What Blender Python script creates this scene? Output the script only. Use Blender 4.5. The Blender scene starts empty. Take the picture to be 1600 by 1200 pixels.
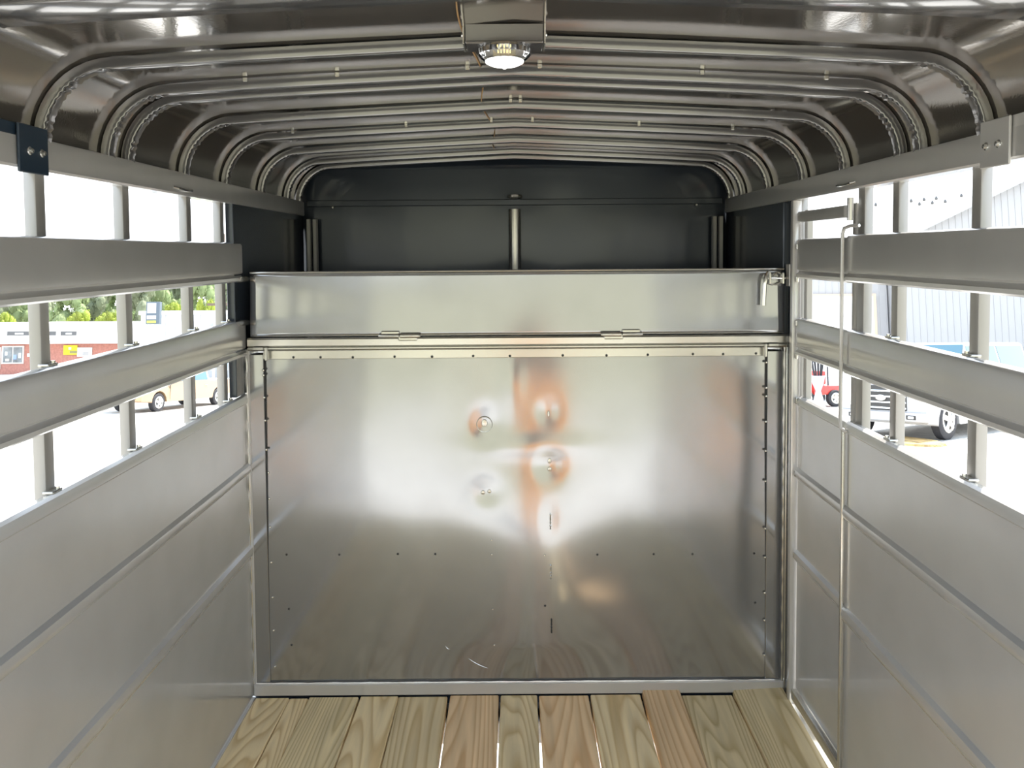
import bpy, bmesh, math, random
from mathutils import Vector, Matrix, noise

# ------------------------------------------------------------------ camera, sky, sun
scene = bpy.context.scene
F = 1200.0
PX, VY = 805.0, 394.0            # vanishing point of the trailer's axis in the 1600x1200 frame
CAM_Z = 1.70
PITCH = math.radians(2.6); ROLL = math.radians(0.42)
cam_d = bpy.data.cameras.new('camera'); cam = bpy.data.objects.new('camera', cam_d)
scene.collection.objects.link(cam); scene.camera = cam
cam_d.sensor_width = 36.0; cam_d.lens = 36.0*F/1600.0
pp_y = VY + F*math.tan(PITCH)
cam_d.shift_x = -(PX-800)/1600.0
cam_d.shift_y = -(600-pp_y)/1600.0
cam_d.clip_start = 0.02; cam_d.clip_end = 2000
cam.matrix_world = (Matrix.Translation((0, 0, CAM_Z)) @ Matrix.Rotation(math.pi/2-PITCH, 4, 'X')
                    @ Matrix.Rotation(-ROLL, 4, 'Z'))

scene.view_settings.view_transform = 'Standard'
scene.view_settings.look = 'None'
scene.view_settings.gamma = 1.0
scene.view_settings.use_curve_mapping = False
scene.view_settings.exposure = 0.6

world = bpy.data.worlds.new('sky'); scene.world = world; world.use_nodes = True
wn = world.node_tree.nodes; wl = world.node_tree.links; wn.clear()
w_out = wn.new('ShaderNodeOutputWorld'); w_bg = wn.new('ShaderNodeBackground')
w_tc = wn.new('ShaderNodeTexCoord'); w_sep = wn.new('ShaderNodeSeparateXYZ'); w_rmp = wn.new('ShaderNodeValToRGB')
w_rmp.color_ramp.elements[0].position = 0.0; w_rmp.color_ramp.elements[0].color = (0.94, 0.97, 1.0, 1)
w_rmp.color_ramp.elements[1].position = 0.9; w_rmp.color_ramp.elements[1].color = (0.62, 0.78, 1.0, 1)
w_bg.inputs['Strength'].default_value = 2.1
wl.new(w_tc.outputs['Generated'], w_sep.inputs[0]); wl.new(w_sep.outputs['Z'], w_rmp.inputs[0])
wl.new(w_rmp.outputs[0], w_bg.inputs['Color']); wl.new(w_bg.outputs[0], w_out.inputs[0])

sun_d = bpy.data.lights.new('sun', 'SUN'); sun = bpy.data.objects.new('sun', sun_d)
scene.collection.objects.link(sun)
sun_d.energy = 8.0; sun_d.angle = math.radians(0.6); sun_d.color = (1.0, 0.94, 0.85)
SUN_AZ = math.radians(38); SUN_EL = math.radians(56)      # azimuth to the right of the trailer's axis
sdir = Vector((math.sin(SUN_AZ)*math.cos(SUN_EL), math.cos(SUN_AZ)*math.cos(SUN_EL), math.sin(SUN_EL)))
sun.rotation_euler = sdir.to_track_quat('Z', 'Y').to_euler()
sun.location = sdir*30

# ------------------------------------------------------------------ frames
TILT = math.radians(7.3)                                  # trailer stands nose up against the lot
G = Matrix.Translation((0, 0, -0.55)) @ Matrix.Rotation(-TILT, 4, 'X')
GI = G.inverted()
def P(px, py, Y):
    """point of the trailer frame at depth Y seen at a pixel of the photograph"""
    y = py + ROLL*(px-PX)
    return Vector(((px-PX)/F*Y, Y, CAM_Z-(y-VY)/F*Y))
def on_ground(px, py):
    """ground-frame x, y of the lot seen at a pixel"""
    o = GI @ Vector((0, 0, CAM_Z)); d = (GI @ P(px, py, 1.0)) - o
    t = -o.z/d.z
    return (o.x+d.x*t, o.y+d.y*t)
def gp(px, py, Y):
    return GI @ P(px, py, Y)

# ------------------------------------------------------------------ materials
MATS = {}
def mat(name, color, rough=0.5, metal=0.0, coat=0.0, coat_rough=0.05, var=0.0, var_scale=6.0,
        bumps=(), emit=None, spec=0.5, rand=0.0, trans=0.0, aniso=0.0):
    if name in MATS: return MATS[name]
    m = bpy.data.materials.new(name); m.use_nodes = True
    n = m.node_tree.nodes; l = m.node_tree.links
    b = n['Principled BSDF']
    b.inputs['Base Color'].default_value = (*color, 1)
    b.inputs['Roughness'].default_value = rough
    b.inputs['Metallic'].default_value = metal
    b.inputs['Coat Weight'].default_value = coat
    b.inputs['Coat Roughness'].default_value = coat_rough
    b.inputs['Specular IOR Level'].default_value = spec
    b.inputs['Transmission Weight'].default_value = trans
    b.inputs['Anisotropic'].default_value = aniso
    tc = n.new('ShaderNodeTexCoord')
    if var > 0 or rand > 0:
        nz = n.new('ShaderNodeTexNoise'); nz.inputs['Scale'].default_value = var_scale; nz.inputs['Detail'].default_value = 5
        l.new(tc.outputs['Object'], nz.inputs['Vector'])
        mr = n.new('ShaderNodeMapRange'); mr.inputs['To Min'].default_value = 1-var; mr.inputs['To Max'].default_value = 1+var
        mr.inputs['From Min'].default_value = 0.3; mr.inputs['From Max'].default_value = 0.7
        l.new(nz.outputs['Fac'], mr.inputs['Value'])
        hs = n.new('ShaderNodeHueSaturation'); hs.inputs['Color'].default_value = (*color, 1)
        if rand > 0:
            oi = n.new('ShaderNodeObjectInfo'); r2 = n.new('ShaderNodeMapRange')
            r2.inputs['To Min'].default_value = 1-rand; r2.inputs['To Max'].default_value = 1+rand
            l.new(oi.outputs['Random'], r2.inputs['Value'])
            mu = n.new('ShaderNodeMath'); mu.operation = 'MULTIPLY'
            l.new(mr.outputs[0], mu.inputs[0]); l.new(r2.outputs[0], mu.inputs[1]); l.new(mu.outputs[0], hs.inputs['Value'])
        else: l.new(mr.outputs[0], hs.inputs['Value'])
        l.new(hs.outputs[0], b.inputs['Base Color'])
    prev = None
    for (sc, st, dist) in bumps:
        nz = n.new('ShaderNodeTexNoise'); nz.inputs['Scale'].default_value = sc; nz.inputs['Detail'].default_value = 2
        l.new(tc.outputs['Object'], nz.inputs['Vector'])
        bp = n.new('ShaderNodeBump'); bp.inputs['Strength'].default_value = st; bp.inputs['Distance'].default_value = dist
        l.new(nz.outputs['Fac'], bp.inputs['Height'])
        if prev: l.new(prev.outputs[0], bp.inputs['Normal'])
        prev = bp
    if prev:
        l.new(prev.outputs[0], b.inputs['Normal']); 
        if coat > 0: l.new(prev.outputs[0], b.inputs['Coat Normal'])
    if emit:
        b.inputs['Emission Color'].default_value = (*emit[0], 1); b.inputs['Emission Strength'].default_value = emit[1]
    MATS[name] = m
    return m

PAINT = mat('grey_gloss_paint', (0.56, 0.55, 0.535), 0.24, 0.4, 0.6, 0.06, var=0.04, bumps=((2.2, 0.25, 0.01), (260, 0.05, 0.001)))
PAINT_ROOF = mat('grey_roof_paint', (0.26, 0.235, 0.205), 0.12, 0.75, 0.8, 0.04, var=0.04, bumps=((1.6, 0.22, 0.012), (170, 0.10, 0.001)))
BOW = mat('grey_bow_paint', (0.21, 0.205, 0.205), 0.16, 0.6, 0.6, 0.06, bumps=((120, 0.05, 0.001),))
DARKP = mat('shaded_nose_paint', (0.035, 0.045, 0.06), 0.25, 0.3, 0.4, 0.1, bumps=((2.0, 0.2, 0.01),))  # paint darkened for the shade deep inside the nose
SHEET = mat('brushed_gate_sheet', (0.37, 0.375, 0.385), 0.14, 0.8, 0.25, 0.06, var=0.03, var_scale=9, bumps=((500, 0.03, 0.0005),))
SILVER = mat('light_metal', (0.55, 0.54, 0.5), 0.22, 0.85, 0.2, bumps=((90, 0.05, 0.001),))
POSTM = mat('pale_post_metal', (0.31, 0.30, 0.28), 0.35, 0.35, 0.3, 0.1, bumps=((90, 0.04, 0.001),))
BLACKP = mat('black_plate', (0.015, 0.03, 0.05), 0.35, 0.1, 0.3)
ZINC = mat('zinc', (0.75, 0.74, 0.7), 0.2, 1.0)
DARKDOT = mat('dark_screw', (0.06, 0.06, 0.06), 0.4, 0.6)
CHROME = mat('chrome', (0.85, 0.86, 0.88), 0.08, 1.0)
LENS = mat('white_lamp_lens', (0.9, 0.9, 0.88), 0.3, emit=((1.0, 0.99, 0.95), 1.2))
WARM = mat('warm_glint', (0.9, 0.75, 0.3), 0.3, 0.6, emit=((1.0, 0.75, 0.3), 0.8))
RUBBER = mat('rubber', (0.03, 0.03, 0.035), 0.7)

def wood(name, base, dark):
    m = bpy.data.materials.new(name); m.use_nodes = True
    n = m.node_tree.nodes; l = m.node_tree.links; b = n['Principled BSDF']
    tc = n.new('ShaderNodeTexCoord'); oi = n.new('ShaderNodeObjectInfo')
    off = n.new('ShaderNodeVectorMath'); off.operation = 'MULTIPLY_ADD'
    cmb = n.new('ShaderNodeCombineXYZ')
    m9 = n.new('ShaderNodeMath'); m9.operation = 'MULTIPLY'; m9.inputs[1].default_value = 17.0
    l.new(oi.outputs['Random'], m9.inputs[0]); 
    for k in range(3): l.new(m9.outputs[0], cmb.inputs[k])
    l.new(tc.outputs['Object'], off.inputs[0]); off.inputs[1].default_value = (1.0, 0.075, 1.0); l.new(cmb.outputs[0], off.inputs[2])
    nz = n.new('ShaderNodeTexNoise'); nz.inputs['Scale'].default_value = 4.5; nz.inputs['Detail'].default_value = 1.0
    l.new(off.outputs[0], nz.inputs['Vector'])
    mul = n.new('ShaderNodeMath'); mul.operation = 'MULTIPLY'; mul.inputs[1].default_value = 34.0
    l.new(nz.outputs['Fac'], mul.inputs[0])
    fr = n.new('ShaderNodeMath'); fr.operation = 'FRACT'; l.new(mul.outputs[0], fr.inputs[0])
    cr = n.new('ShaderNodeValToRGB'); e = cr.color_ramp.elements
    e[0].position = 0.0; e[0].color = (*base, 1); e[1].position = 1.0; e[1].color = (*base, 1)
    x = cr.color_ramp.elements.new(0.72); x.color = (*dark, 1)
    x = cr.color_ramp.elements.new(0.35); x.color = (*[c*0.93 for c in base], 1)
    x = cr.color_ramp.elements.new(0.86); x.color = (*[c*0.97 for c in base], 1)
    l.new(fr.outputs[0], cr.inputs[0])
    n2 = n.new('ShaderNodeTexNoise'); n2.inputs['Scale'].default_value = 30; n2.inputs['Detail'].default_value = 6
    l.new(off.outputs[0], n2.inputs['Vector'])
    mr = n.new('ShaderNodeMapRange'); mr.inputs['To Min'].default_value = 0.85; mr.inputs['To Max'].default_value = 1.12
    mr.inputs['From Min'].default_value = .3; mr.inputs['From Max'].default_value = .7; l.new(n2.outputs['Fac'], mr.inputs['Value'])
    r2 = n.new('ShaderNodeMapRange'); r2.inputs['To Min'].default_value = 0.86; r2.inputs['To Max'].default_value = 1.1
    l.new(oi.outputs['Random'], r2.inputs['Value'])
    mu = n.new('ShaderNodeMath'); mu.operation = 'MULTIPLY'; l.new(mr.outputs[0], mu.inputs[0]); l.new(r2.outputs[0], mu.inputs[1])
    hs = n.new('ShaderNodeHueSaturation'); l.new(cr.outputs[0], hs.inputs['Color']); l.new(mu.outputs[0], hs.inputs['Value'])
    l.new(hs.outputs[0], b.inputs['Base Color']); b.inputs['Roughness'].default_value = 0.6
    bp = n.new('ShaderNodeBump'); bp.inputs['Strength'].default_value = 0.3; bp.inputs['Distance'].default_value = 0.002
    l.new(cr.outputs[0], bp.inputs['Height']); l.new(bp.outputs[0], b.inputs['Normal'])
    MATS[name] = m; return m
WOOD = wood('pine_plank', (0.90, 0.72, 0.43), (0.66, 0.47, 0.23))
WOOD2 = wood('sunglow_pine_plank', (0.90, 0.64, 0.37), (0.70, 0.43, 0.21))  # orange of reflected sunlight put into the board colour
WOOD3 = wood('olive_pine_plank', (0.82, 0.67, 0.40), (0.58, 0.44, 0.22))

# ------------------------------------------------------------------ mesh helpers
COL = scene.collection
def obj(name, bm, m, parent=None, smooth=35, recalc=True):
    me = bpy.data.meshes.new(name)
    if recalc: bmesh.ops.recalc_face_normals(bm, faces=bm.faces)
    bm.to_mesh(me); bm.free()
    me.materials.append(m)
    if smooth:
        me.shade_smooth(); me.set_sharp_from_angle(angle=math.radians(smooth))
    o = bpy.data.objects.new(name, me); COL.objects.link(o)
    if parent: o.parent = parent
    return o
def tag(o, label, cat, group=None, kind=None):
    o['label'] = label; o['category'] = cat
    if group: o['group'] = group
    if kind: o['kind'] = kind
    return o
def thing(name, label, cat, group=None, loc=(0, 0, 0)):
    o = bpy.data.objects.new(name, None); COL.objects.link(o); o.location = loc
    o.empty_display_size = 0.1
    return tag(o, label, cat, group)
def gthing(name, label, cat, x, y, rz=0, group=None, z=0.0):
    o = thing(name, label, cat, group)
    o.matrix_world = G @ Matrix.Translation((x, y, z)) @ Matrix.Rotation(rz, 4, 'Z')
    return o
def box(bm, x0, x1, y0, y1, z0, z1, bevel=0.0, M=None, seg=1):
    x0, x1 = sorted((x0, x1)); y0, y1 = sorted((y0, y1)); z0, z1 = sorted((z0, z1))
    r = bmesh.ops.create_cube(bm, size=1.0)
    vs = r['verts']
    for v in vs:
        v.co = Vector((x0+(v.co.x+.5)*(x1-x0), y0+(v.co.y+.5)*(y1-y0), z0+(v.co.z+.5)*(z1-z0)))
    if bevel > 0:
        es = list({e for v in vs for e in v.link_edges})
        r2 = bmesh.ops.bevel(bm, geom=es, offset=bevel, segments=seg, affect='EDGES', profile=0.5)
        vs = list({v for f in r2['faces'] for v in f.verts} | {v for v in vs if v.is_valid})
    if M is not None: bmesh.ops.transform(bm, matrix=M, verts=[v for v in vs if v.is_valid])
    return vs
def boxobj(name, dims, m, parent=None, bevel=0.003, seg=1, M=None):
    bm = bmesh.new(); box(bm, *dims, bevel=bevel, seg=seg, M=M); return obj(name, bm, m, parent)
def prism(bm, prof, y0, y1, axis='Y', cut=1):
    """closed profile (a, z) swept along an axis; a is x for axis Y, y for axis X"""
    rings = []
    for k in range(cut+1):
        t = y0+(y1-y0)*k/cut
        rings.append([bm.verts.new((a, t, z) if axis == 'Y' else (t, a, z)) for a, z in prof])
    n = len(prof)
    for k in range(cut):
        for i in range(n):
            bm.faces.new((rings[k][i], rings[k][(i+1) % n], rings[k+1][(i+1) % n], rings[k+1][i]))
    bm.faces.new(rings[0]); bm.faces.new(list(reversed(rings[-1])))
def tube(bm, pts, r, seg=8, cap=True):
    pts = [Vector(p) for p in pts]; rings = []
    up = None
    for i, p in enumerate(pts):
        t = (pts[min(i+1, len(pts)-1)]-pts[max(i-1, 0)]).normalized()
        if up is None: up = Vector((0, 0, 1)) if abs(t.z) < 0.9 else Vector((1, 0, 0))
        s = t.cross(up).normalized(); u = s.cross(t).normalized(); up = u
        rr = r[i] if isinstance(r, (list, tuple)) else r
        rings.append([bm.verts.new(p + (s*math.cos(2*math.pi*k/seg)+u*math.sin(2*math.pi*k/seg))*rr) for k in range(seg)])
    for a, b in zip(rings, rings[1:]):
        for k in range(seg): bm.faces.new((a[k], a[(k+1) % seg], b[(k+1) % seg], b[k]))
    if cap: bm.faces.new(rings[0]); bm.faces.new(list(reversed(rings[-1])))
def lathe(bm, prof, seg=24, M=None, ripple=0.0, nrip=12):
    rings = []
    for r, z in prof:
        rings.append([bm.verts.new((r*(1+ripple*math.cos(nrip*2*math.pi*k/seg))*math.cos(2*math.pi*k/seg),
                                    r*(1+ripple*math.cos(nrip*2*math.pi*k/seg))*math.sin(2*math.pi*k/seg), z)) for k in range(seg)])
    for a, b in zip(rings, rings[1:]):
        for k in range(seg): bm.faces.new((a[k], a[(k+1) % seg], b[(k+1) % seg], b[k]))
    bm.faces.new(rings[0]); bm.faces.new(list(reversed(rings[-1])))
    if M is not None: bmesh.ops.transform(bm, matrix=M, verts=[v for r in rings for v in r])
_share = {}
def shared(name, key, maker, m, parent, M):
    """one of many alike pieces, sharing mesh data"""
    if key not in _share:
        bm = bmesh.new(); maker(bm)
        o = obj(name, bm, m, parent); _share[key] = o.data
    else:
        o = bpy.data.objects.new(name, _share[key]); COL.objects.link(o); o.parent = parent
    o.matrix_local = M
    return o

# ================================================================== the trailer shell
HW = 1.015            # half the inner width at the slats
YB, YF = 0.30, 3.72   # rear opening, nose wall
GATE_Y = 2.89

# --- floor: pine planks running lengthwise
bm = bmesh.new()
for yy in (0.34, 0.8, 1.25, 1.75, 2.35, 2.84): box(bm, -1.02, 1.02, yy-0.03, yy+0.03, -0.13, -0.046, bevel=0.004)
box(bm, -1.02, 1.02, 2.78, 2.96, -0.13, -0.046, bevel=0.004)
box(bm, -1.08, -1.03, YB, YF, -0.15, -0.04, bevel=0.004); box(bm, 1.06, 1.11, YB, YF, -0.15, -0.04, bevel=0.004)
floor = tag(obj('floor', bm, PAINT), 'pine plank trailer floor on grey steel crossmembers', 'floor', kind='structure')
def fx(px): return (px-PX)/408.0
planks = [(393, 446.5, 2.872, 0, WOOD), (447, 477, 2.872, 0, WOOD), (477.6, 555.5, 2.874, 0, WOOD3), (557, 617, 2.878, 0, WOOD),
          (617.6, 694.5, 2.878, 0, WOOD), (698.5, 775, 2.879, 0, WOOD2), (777, 834.5, 2.879, 0, WOOD), (837.5, 915.5, 2.879, 0, WOOD2),
          (918.5, 997, 2.877, 0, WOOD), (999.5, 1058, 2.90, .018, WOOD2), (1060, 1140.5, 2.874, 0, WOOD3), (1142.5, 1221, 2.885, .014, WOOD3)]
rnd = random.Random(4)
plank_lab = {5: 'reddish plank, its sun glow painted in, with a dark smudge near its end', 9: 'plank standing proud of its neighbours', 11: 'twisted plank with a raised end beside the right wall'}
for i, (a, b_, ye, dz, m) in enumerate(planks):
    bm = bmesh.new()
    x0, x1 = fx(a), fx(b_)
    x0 += 0.0006; x1 -= 0.0006
    # gaps open up towards the rear on the middle boards
    n = 14; rings = []
    for k in range(n+1):
        y = YB+0.02+(ye-YB-0.02)*k/n
        lift = dz*max(0, (y-2.2)/0.7) if i == 9 else (dz*max(0, (y-2.3)/0.6) if i == 11 else 0)
        wob = 0.0012*math.sin(y*5+i*2)
        zt = -0.003+lift+0.002*math.sin(i*2.1+y)
        b0 = 0.0035
        pr = [(x0+wob, zt-0.038), (x0+wob, zt-b0), (x0+wob+b0, zt), (x1+wob-b0, zt + (0.01 if i == 11 else 0)*max(0, (y-2.3)/.6)), (x1+wob, zt-b0), (x1+wob, zt-0.038)]
        rings.append([bm.verts.new((px, y, z)) for px, z in pr])
    for r0, r1 in zip(rings, rings[1:]):
        for k in range(6): bm.faces.new((r0[k], r0[(k+1) % 6], r1[(k+1) % 6], r1[k]))
    bm.faces.new(rings[0]); bm.faces.new(list(reversed(rings[-1])))
    o = obj('plank', bm, m, floor, smooth=20)
    if i in plank_lab: o['label'] = plank_lab[i]
def screw_head(bm): lathe(bm, [(0.0015, 0.0012), (0.004, 0.0008), (0.0046, -0.001)], 8)
for i, (a, b_, ye, dz, m) in enumerate(planks):
    if b_-a < 40: continue
    for q in (0.22, 0.78):
        shared('screw', 'fscrew', screw_head, DARKDOT, floor, Matrix.Translation((fx(a+(b_-a)*q)*1.0, 2.42, 0.0)))

boxobj('nose_floor', (-1.03, 1.03, 2.96, 3.74, -0.10, -0.05), PAINT, floor, bevel=0.003)
boxobj('end_strip', (-1.02, 1.02, 2.905, 2.96, -0.05, -0.004), DARKP, floor, bevel=0.003)

# --- roof profile
def arch(z_side, inset, nx=26):
    """points from the left side up over to the right; inset shrinks towards the inside"""
    pts = []; X = 1.042-inset; R = 0.185-inset
    cz = 1.945; cx = X-R
    top_edge = 2.13-inset; top_mid = 2.172-inset
    zs = cz; 
    def half():
        h = [(X, z_side)]
        n = 10
        for k in range(n+1):
            a = math.pi/2*k/n*0.975
            h.append((cx+R*math.cos(a), cz+(top_edge-cz)*math.sin(a)))
        for k in range(1, 9):
            t = k/8
            x = h[n+1][0]*(1-t); z = top_edge+(top_mid-top_edge)*(t**0.9)
            h.append((x, z))
        return h
    h = half()
    left = [(-x, z) for x, z in h]; right = list(reversed(h))[1:]
    return left+right
bm = bmesh.new(); ny = 90
inner = arch(1.90, 0.0)
rings = []
for k in range(ny+1):
    y = YB-0.02+(YF+0.03-YB+0.02)*k/ny
    ring = []
    for (x, z) in inner:
        amp = 0.0022*max(0.0, 1-abs(x)/1.0)+0.0006
        dz_ = amp*noise.noise(Vector((x*1.3, y*5.0, 3.1)))*1.6
        ring.append(bm.verts.new((x, y, z+dz_)))
    rings.append(ring)
for r0, r1 in zip(rings, rings[1:]):
    for i in range(len(inner)-1): bm.faces.new((r0[i], r0[i+1], r1[i+1], r1[i]))
ceiling = obj('ceiling', bm, PAINT_ROOF, smooth=60, recalc=False)
so = ceiling.modifiers.new('sheet', 'SOLIDIFY'); so.thickness = 0.004; so.offset = 1.0
tag(ceiling, 'glossy grey sheet metal roof with rounded edges over the trailer', 'ceiling', kind='structure')

def bow(Y, w=0.03, h=0.026, seed=0):
    bm = bmesh.new(); pr = arch(1.935, 0.004); n = len(pr); rings = []
    # denser path
    path = []
    for i in range(n-1):
        path += [Vector((pr[i][0], pr[i][1])).lerp(Vector((pr[i+1][0], pr[i+1][1])), t) for t in (0, .34, .67)]
    path.append(Vector(pr[-1])); N = len(path)
    for i, p in enumerate(path):
        t = (path[min(i+1, N-1)]-path[max(i-1, 0)]).normalized(); nn = Vector((t.y, -t.x))   # inward (down at the top)
        ax = abs(p.x)
        bend = max(0.0, min(1.0, (ax-0.86)/0.05))*max(0.0, min(1.0, (2.15-p.y)/0.02)) if ax > .86 else 0
        wr = 0.0022*math.sin(i*2.9+seed)*bend if p.y > 1.955 else 0
        ww = w/2*(1+0.10*bend); hh = h*(1-0.1*bend)+wr
        r = 0.005
        sec = [(-ww, 0.001), (-ww, hh-r), (-ww+r*.3, hh-r*.3), (-ww+r, hh - 0.004*bend), (0, hh-0.006*bend), (ww-r, hh-0.004*bend), (ww-r*.3, hh-r*.3), (ww, hh-r), (ww, 0.001)]
        rings.append([bm.verts.new((p.x+nn.x*d, Y+yy, p.y+nn.y*d)) for yy, d in sec])
    for r0, r1 in zip(rings, rings[1:]):
        m = len(r0)
        for k in range(m): bm.faces.new((r0[k], r0[(k+1) % m], r1[(k+1) % m], r1[k]))
    bm.faces.new(rings[0]); bm.faces.new(list(reversed(rings[-1])))
    return obj('roof_bow', bm, BOW, ceiling, smooth=40)
BOWS = [1.685, 1.955, 2.055, 2.40, 2.745, 3.13, 3.48, 3.67]
for i, y in enumerate(BOWS): bow(y, seed=i*1.7)
# rear header, broad channel right at the opening
bow(1.30, w=0.11, h=0.030, seed=9).name = 'wide_roof_bow'
bow(0.93, seed=5); bow(YB+0.03, w=0.11, h=0.034, seed=9).name = 'rear_header'
# weld tabs on two of the bows and the wire along the ridge
def weld_tab(bm): box(bm, -0.006, 0.006, -0.003, 0.003, -0.008, 0.004, bevel=0.002)
def roof_z(x): return 2.13+(2.172-2.13)*max(0, 1-abs(x)/0.87)**0.9
for y, xs in ((1.955, (-0.67, -0.44, -0.115, 0.065, 0.47, 0.78)), (2.745, (-0.78, -0.38, -0.08, 0.065, 0.44, 0.77)), (2.40, (-0.01, 0.02))):
    for x in xs: shared('weld_tab', 'wtab', weld_tab, SILVER, ceiling, Matrix.Translation((x, y-0.018, roof_z(x)-0.004)))
bm = bmesh.new(); wx = []
for k in range(60):
    y = 1.2+2.3*k/59
    wx.append((-0.10+0.012*math.sin(y*7)+0.02*(y-1.2)/2.3, y, roof_z(-0.1)-0.0035))
tube(bm, wx, 0.0016, 5)
o = obj('wire', bm, mat('orange_seam', (0.42, 0.25, 0.10), 0.5), ceiling); o['label'] = 'thin orange brown seam line along the roof'

# --- side walls
def rail_profile(s, top, bot, xin, depth=0.032):
    """slat with rolled top, flat face, crease and a rolled bottom flange; s = -1 left wall, +1 right wall"""
    o = lambda d: s*(xin+d)        # d outwards
    return [(o(depth), top-0.002), (o(0.012), top), (o(0.004), top-0.004), (o(0.0), top-0.012), (o(0.0), bot+0.034),
            (o(0.007), bot+0.028), (o(0.006), bot+0.024), (o(-0.003), bot+0.016), (o(-0.003), bot+0.006), (o(0.003), bot+0.001), (o(depth), bot), (o(depth), bot+0.006),
            (o(depth-0.006), bot+0.008), (o(0.012), bot+0.01), (o(0.012), top-0.014), (o(depth), top-0.010)]
def slat(s, top, bot, y0, y1, parent, xin=HW, round_end=False):
    bm = bmesh.new(); prism(bm, rail_profile(s, top, bot, xin), y0, y1)
    return obj('slat', bm, PAINT, parent)
ZT, ZS1T, ZS1B, ZS2T, ZS2B, ZP = 1.882, 1.742, 1.597, 1.455, 1.315, 1.17
def lower_sheet(bm, s, y0, y1, ztop, xin=HW, lip=True, ribs=((0.868, 0.902), (0.545, 0.585)), wav=0.0015, zb=0.0):
    """solid lower wall: inner face as wavy grid with two pressed ribs and a rolled top"""
    prof = [(0.034, ztop-0.003), (0.014, ztop), (0.004, ztop-0.005), (0.0, ztop-0.014), (0.0, ztop-0.03), (0.006, ztop-0.036)] if lip else [(0.006, ztop)]
    zs = []
    z = ztop-0.06
    while z > zb+0.02: zs.append(z); z -= 0.045
    for z in zs:
        if all(abs(z-a) > 0.02 and abs(z-b) > 0.02 and not (a < z < b) for a, b in ribs): prof.append((0.006, z))
    for a, b in ribs:
        prof += [(0.006, b+0.006), (-0.006, b-0.002), (-0.008, (a+b)/2), (-0.004, a+0.003), (0.006, a-0.006)]
    prof = sorted(prof[:6] if lip else prof[:1], key=lambda p: 0)+sorted(prof[6:] if lip else prof[1:], key=lambda p: -p[1])
    prof.append((0.006, zb)); n = len(prof)
    prof += [(0.034, zb), ]
    m = len(prof); K = max(2, int((y1-y0)/0.05)); rings = []
    for k in range(K+1):
        y = y0+(y1-y0)*k/K; ring = []
        for i, (d, z) in enumerate(prof):
            e = wav*noise.noise(Vector((y*2.3, z*2.6, s*5)))*2 if 5 < i < n-1 else 0
            if k in (0, K): e = 0
            ring.append(bm.verts.new((s*(xin+d+e), y, z)))
        rings.append(ring)
    for r0, r1 in zip(rings, rings[1:]):
        for i in range(m): bm.faces.new((r0[i], r0[(i+1) % m], r1[(i+1) % m], r1[i]))
    bm.faces.new(rings[0]); bm.faces.new(list(reversed(rings[-1])))
def header(s, y0, y1, parent):
    o = lambda d: s*(HW+d)
    prof = [(o(0.05), ZT), (o(0.004), ZT), (o(0.0), ZT+0.005), (o(0.0), 1.945), (o(0.004), 1.951), (o(0.05), 1.956)]
    bm = bmesh.new(); prism(bm, prof, y0, y1, cut=4); return obj('header_rail', bm, PAINT, parent)
def post(s, Y, parent, z0=ZP-0.03, z1=ZT+0.01, w=0.036, d=0.028, x_in=HW+0.034):
    bm = bmesh.new(); X0 = s*x_in; X1 = s*(x_in+d)
    box(bm, X0, X1, Y, Y+w, z0, z1, bevel=0.004, seg=2)
    return obj('post', bm, POSTM, parent)
def clip_foot(s, Y, z, parent):
    bm = bmesh.new(); box(bm, s*(HW+0.014), s*(HW+0.04), Y-0.008, Y+0.03, z, z+0.006, bevel=0.002)
    tube(bm, [(s*(HW+0.022), Y+0.022, z+0.004), (s*(HW+0.022), Y+0.022, z+0.011)], 0.005, 6)
    return obj('post_foot', bm, SILVER, parent)

# left wall
bm = bmesh.new(); lower_sheet(bm, -1, YB, GATE_Y+0.0, ZP)
wl_ = tag(obj('wall_left', bm, PAINT), 'left trailer wall, solid grey sheet below with two open slatted rows above', 'wall', kind='structure')
slat(-1, ZS1T, ZS1B, YB, 2.86, wl_); slat(-1, ZS2T, ZS2B, YB, 2.88, wl_)
header(-1, YB, YF, wl_)
LP = [0.50, 0.90, 1.29, 1.690, 2.065, 2.465, 2.745]
for y in LP:
    post(-1, y, wl_)
    for z in (ZP, ZS2T): clip_foot(-1, y, z-0.001, wl_)
# rounded slat tips by the gate
for z in (ZS1B+0.010, ZS2T-0.012):
    bm = bmesh.new(); tube(bm, [(-HW-0.012, 2.80, z), (-HW-0.004, 2.85, z), (-HW+0.006, 2.885, z), (-HW+0.01, 2.90, z)], [0.012, 0.012, 0.010, 0.004], 8)
    obj('slat_tip', bm, SILVER, wl_)
bm = bmesh.new(); box(bm, -HW-0.02, -HW+0.004, YB, GATE_Y, -0.045, -0.006, bevel=0.003); obj('floor_angle', bm, PAINT, wl_)
bm = bmesh.new(); box(bm, -HW-0.034, -HW-0.006, 2.79, YF, 1.175, 1.90, bevel=0.002); box(bm, -HW-0.034, -HW-0.006, 2.90, YF, 0.0, 1.175)
obj('front_side_sheet', bm, DARKP, wl_)
bm = bmesh.new(); tube(bm, [(-HW-0.002, GATE_Y-0.004, z/40*1.31+0.0) for z in range(0, 41)], [0.0035+0.0018*math.sin(z*2.3) for z in range(41)], 6)
obj('weld_bead', bm, SILVER, wl_)

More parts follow.
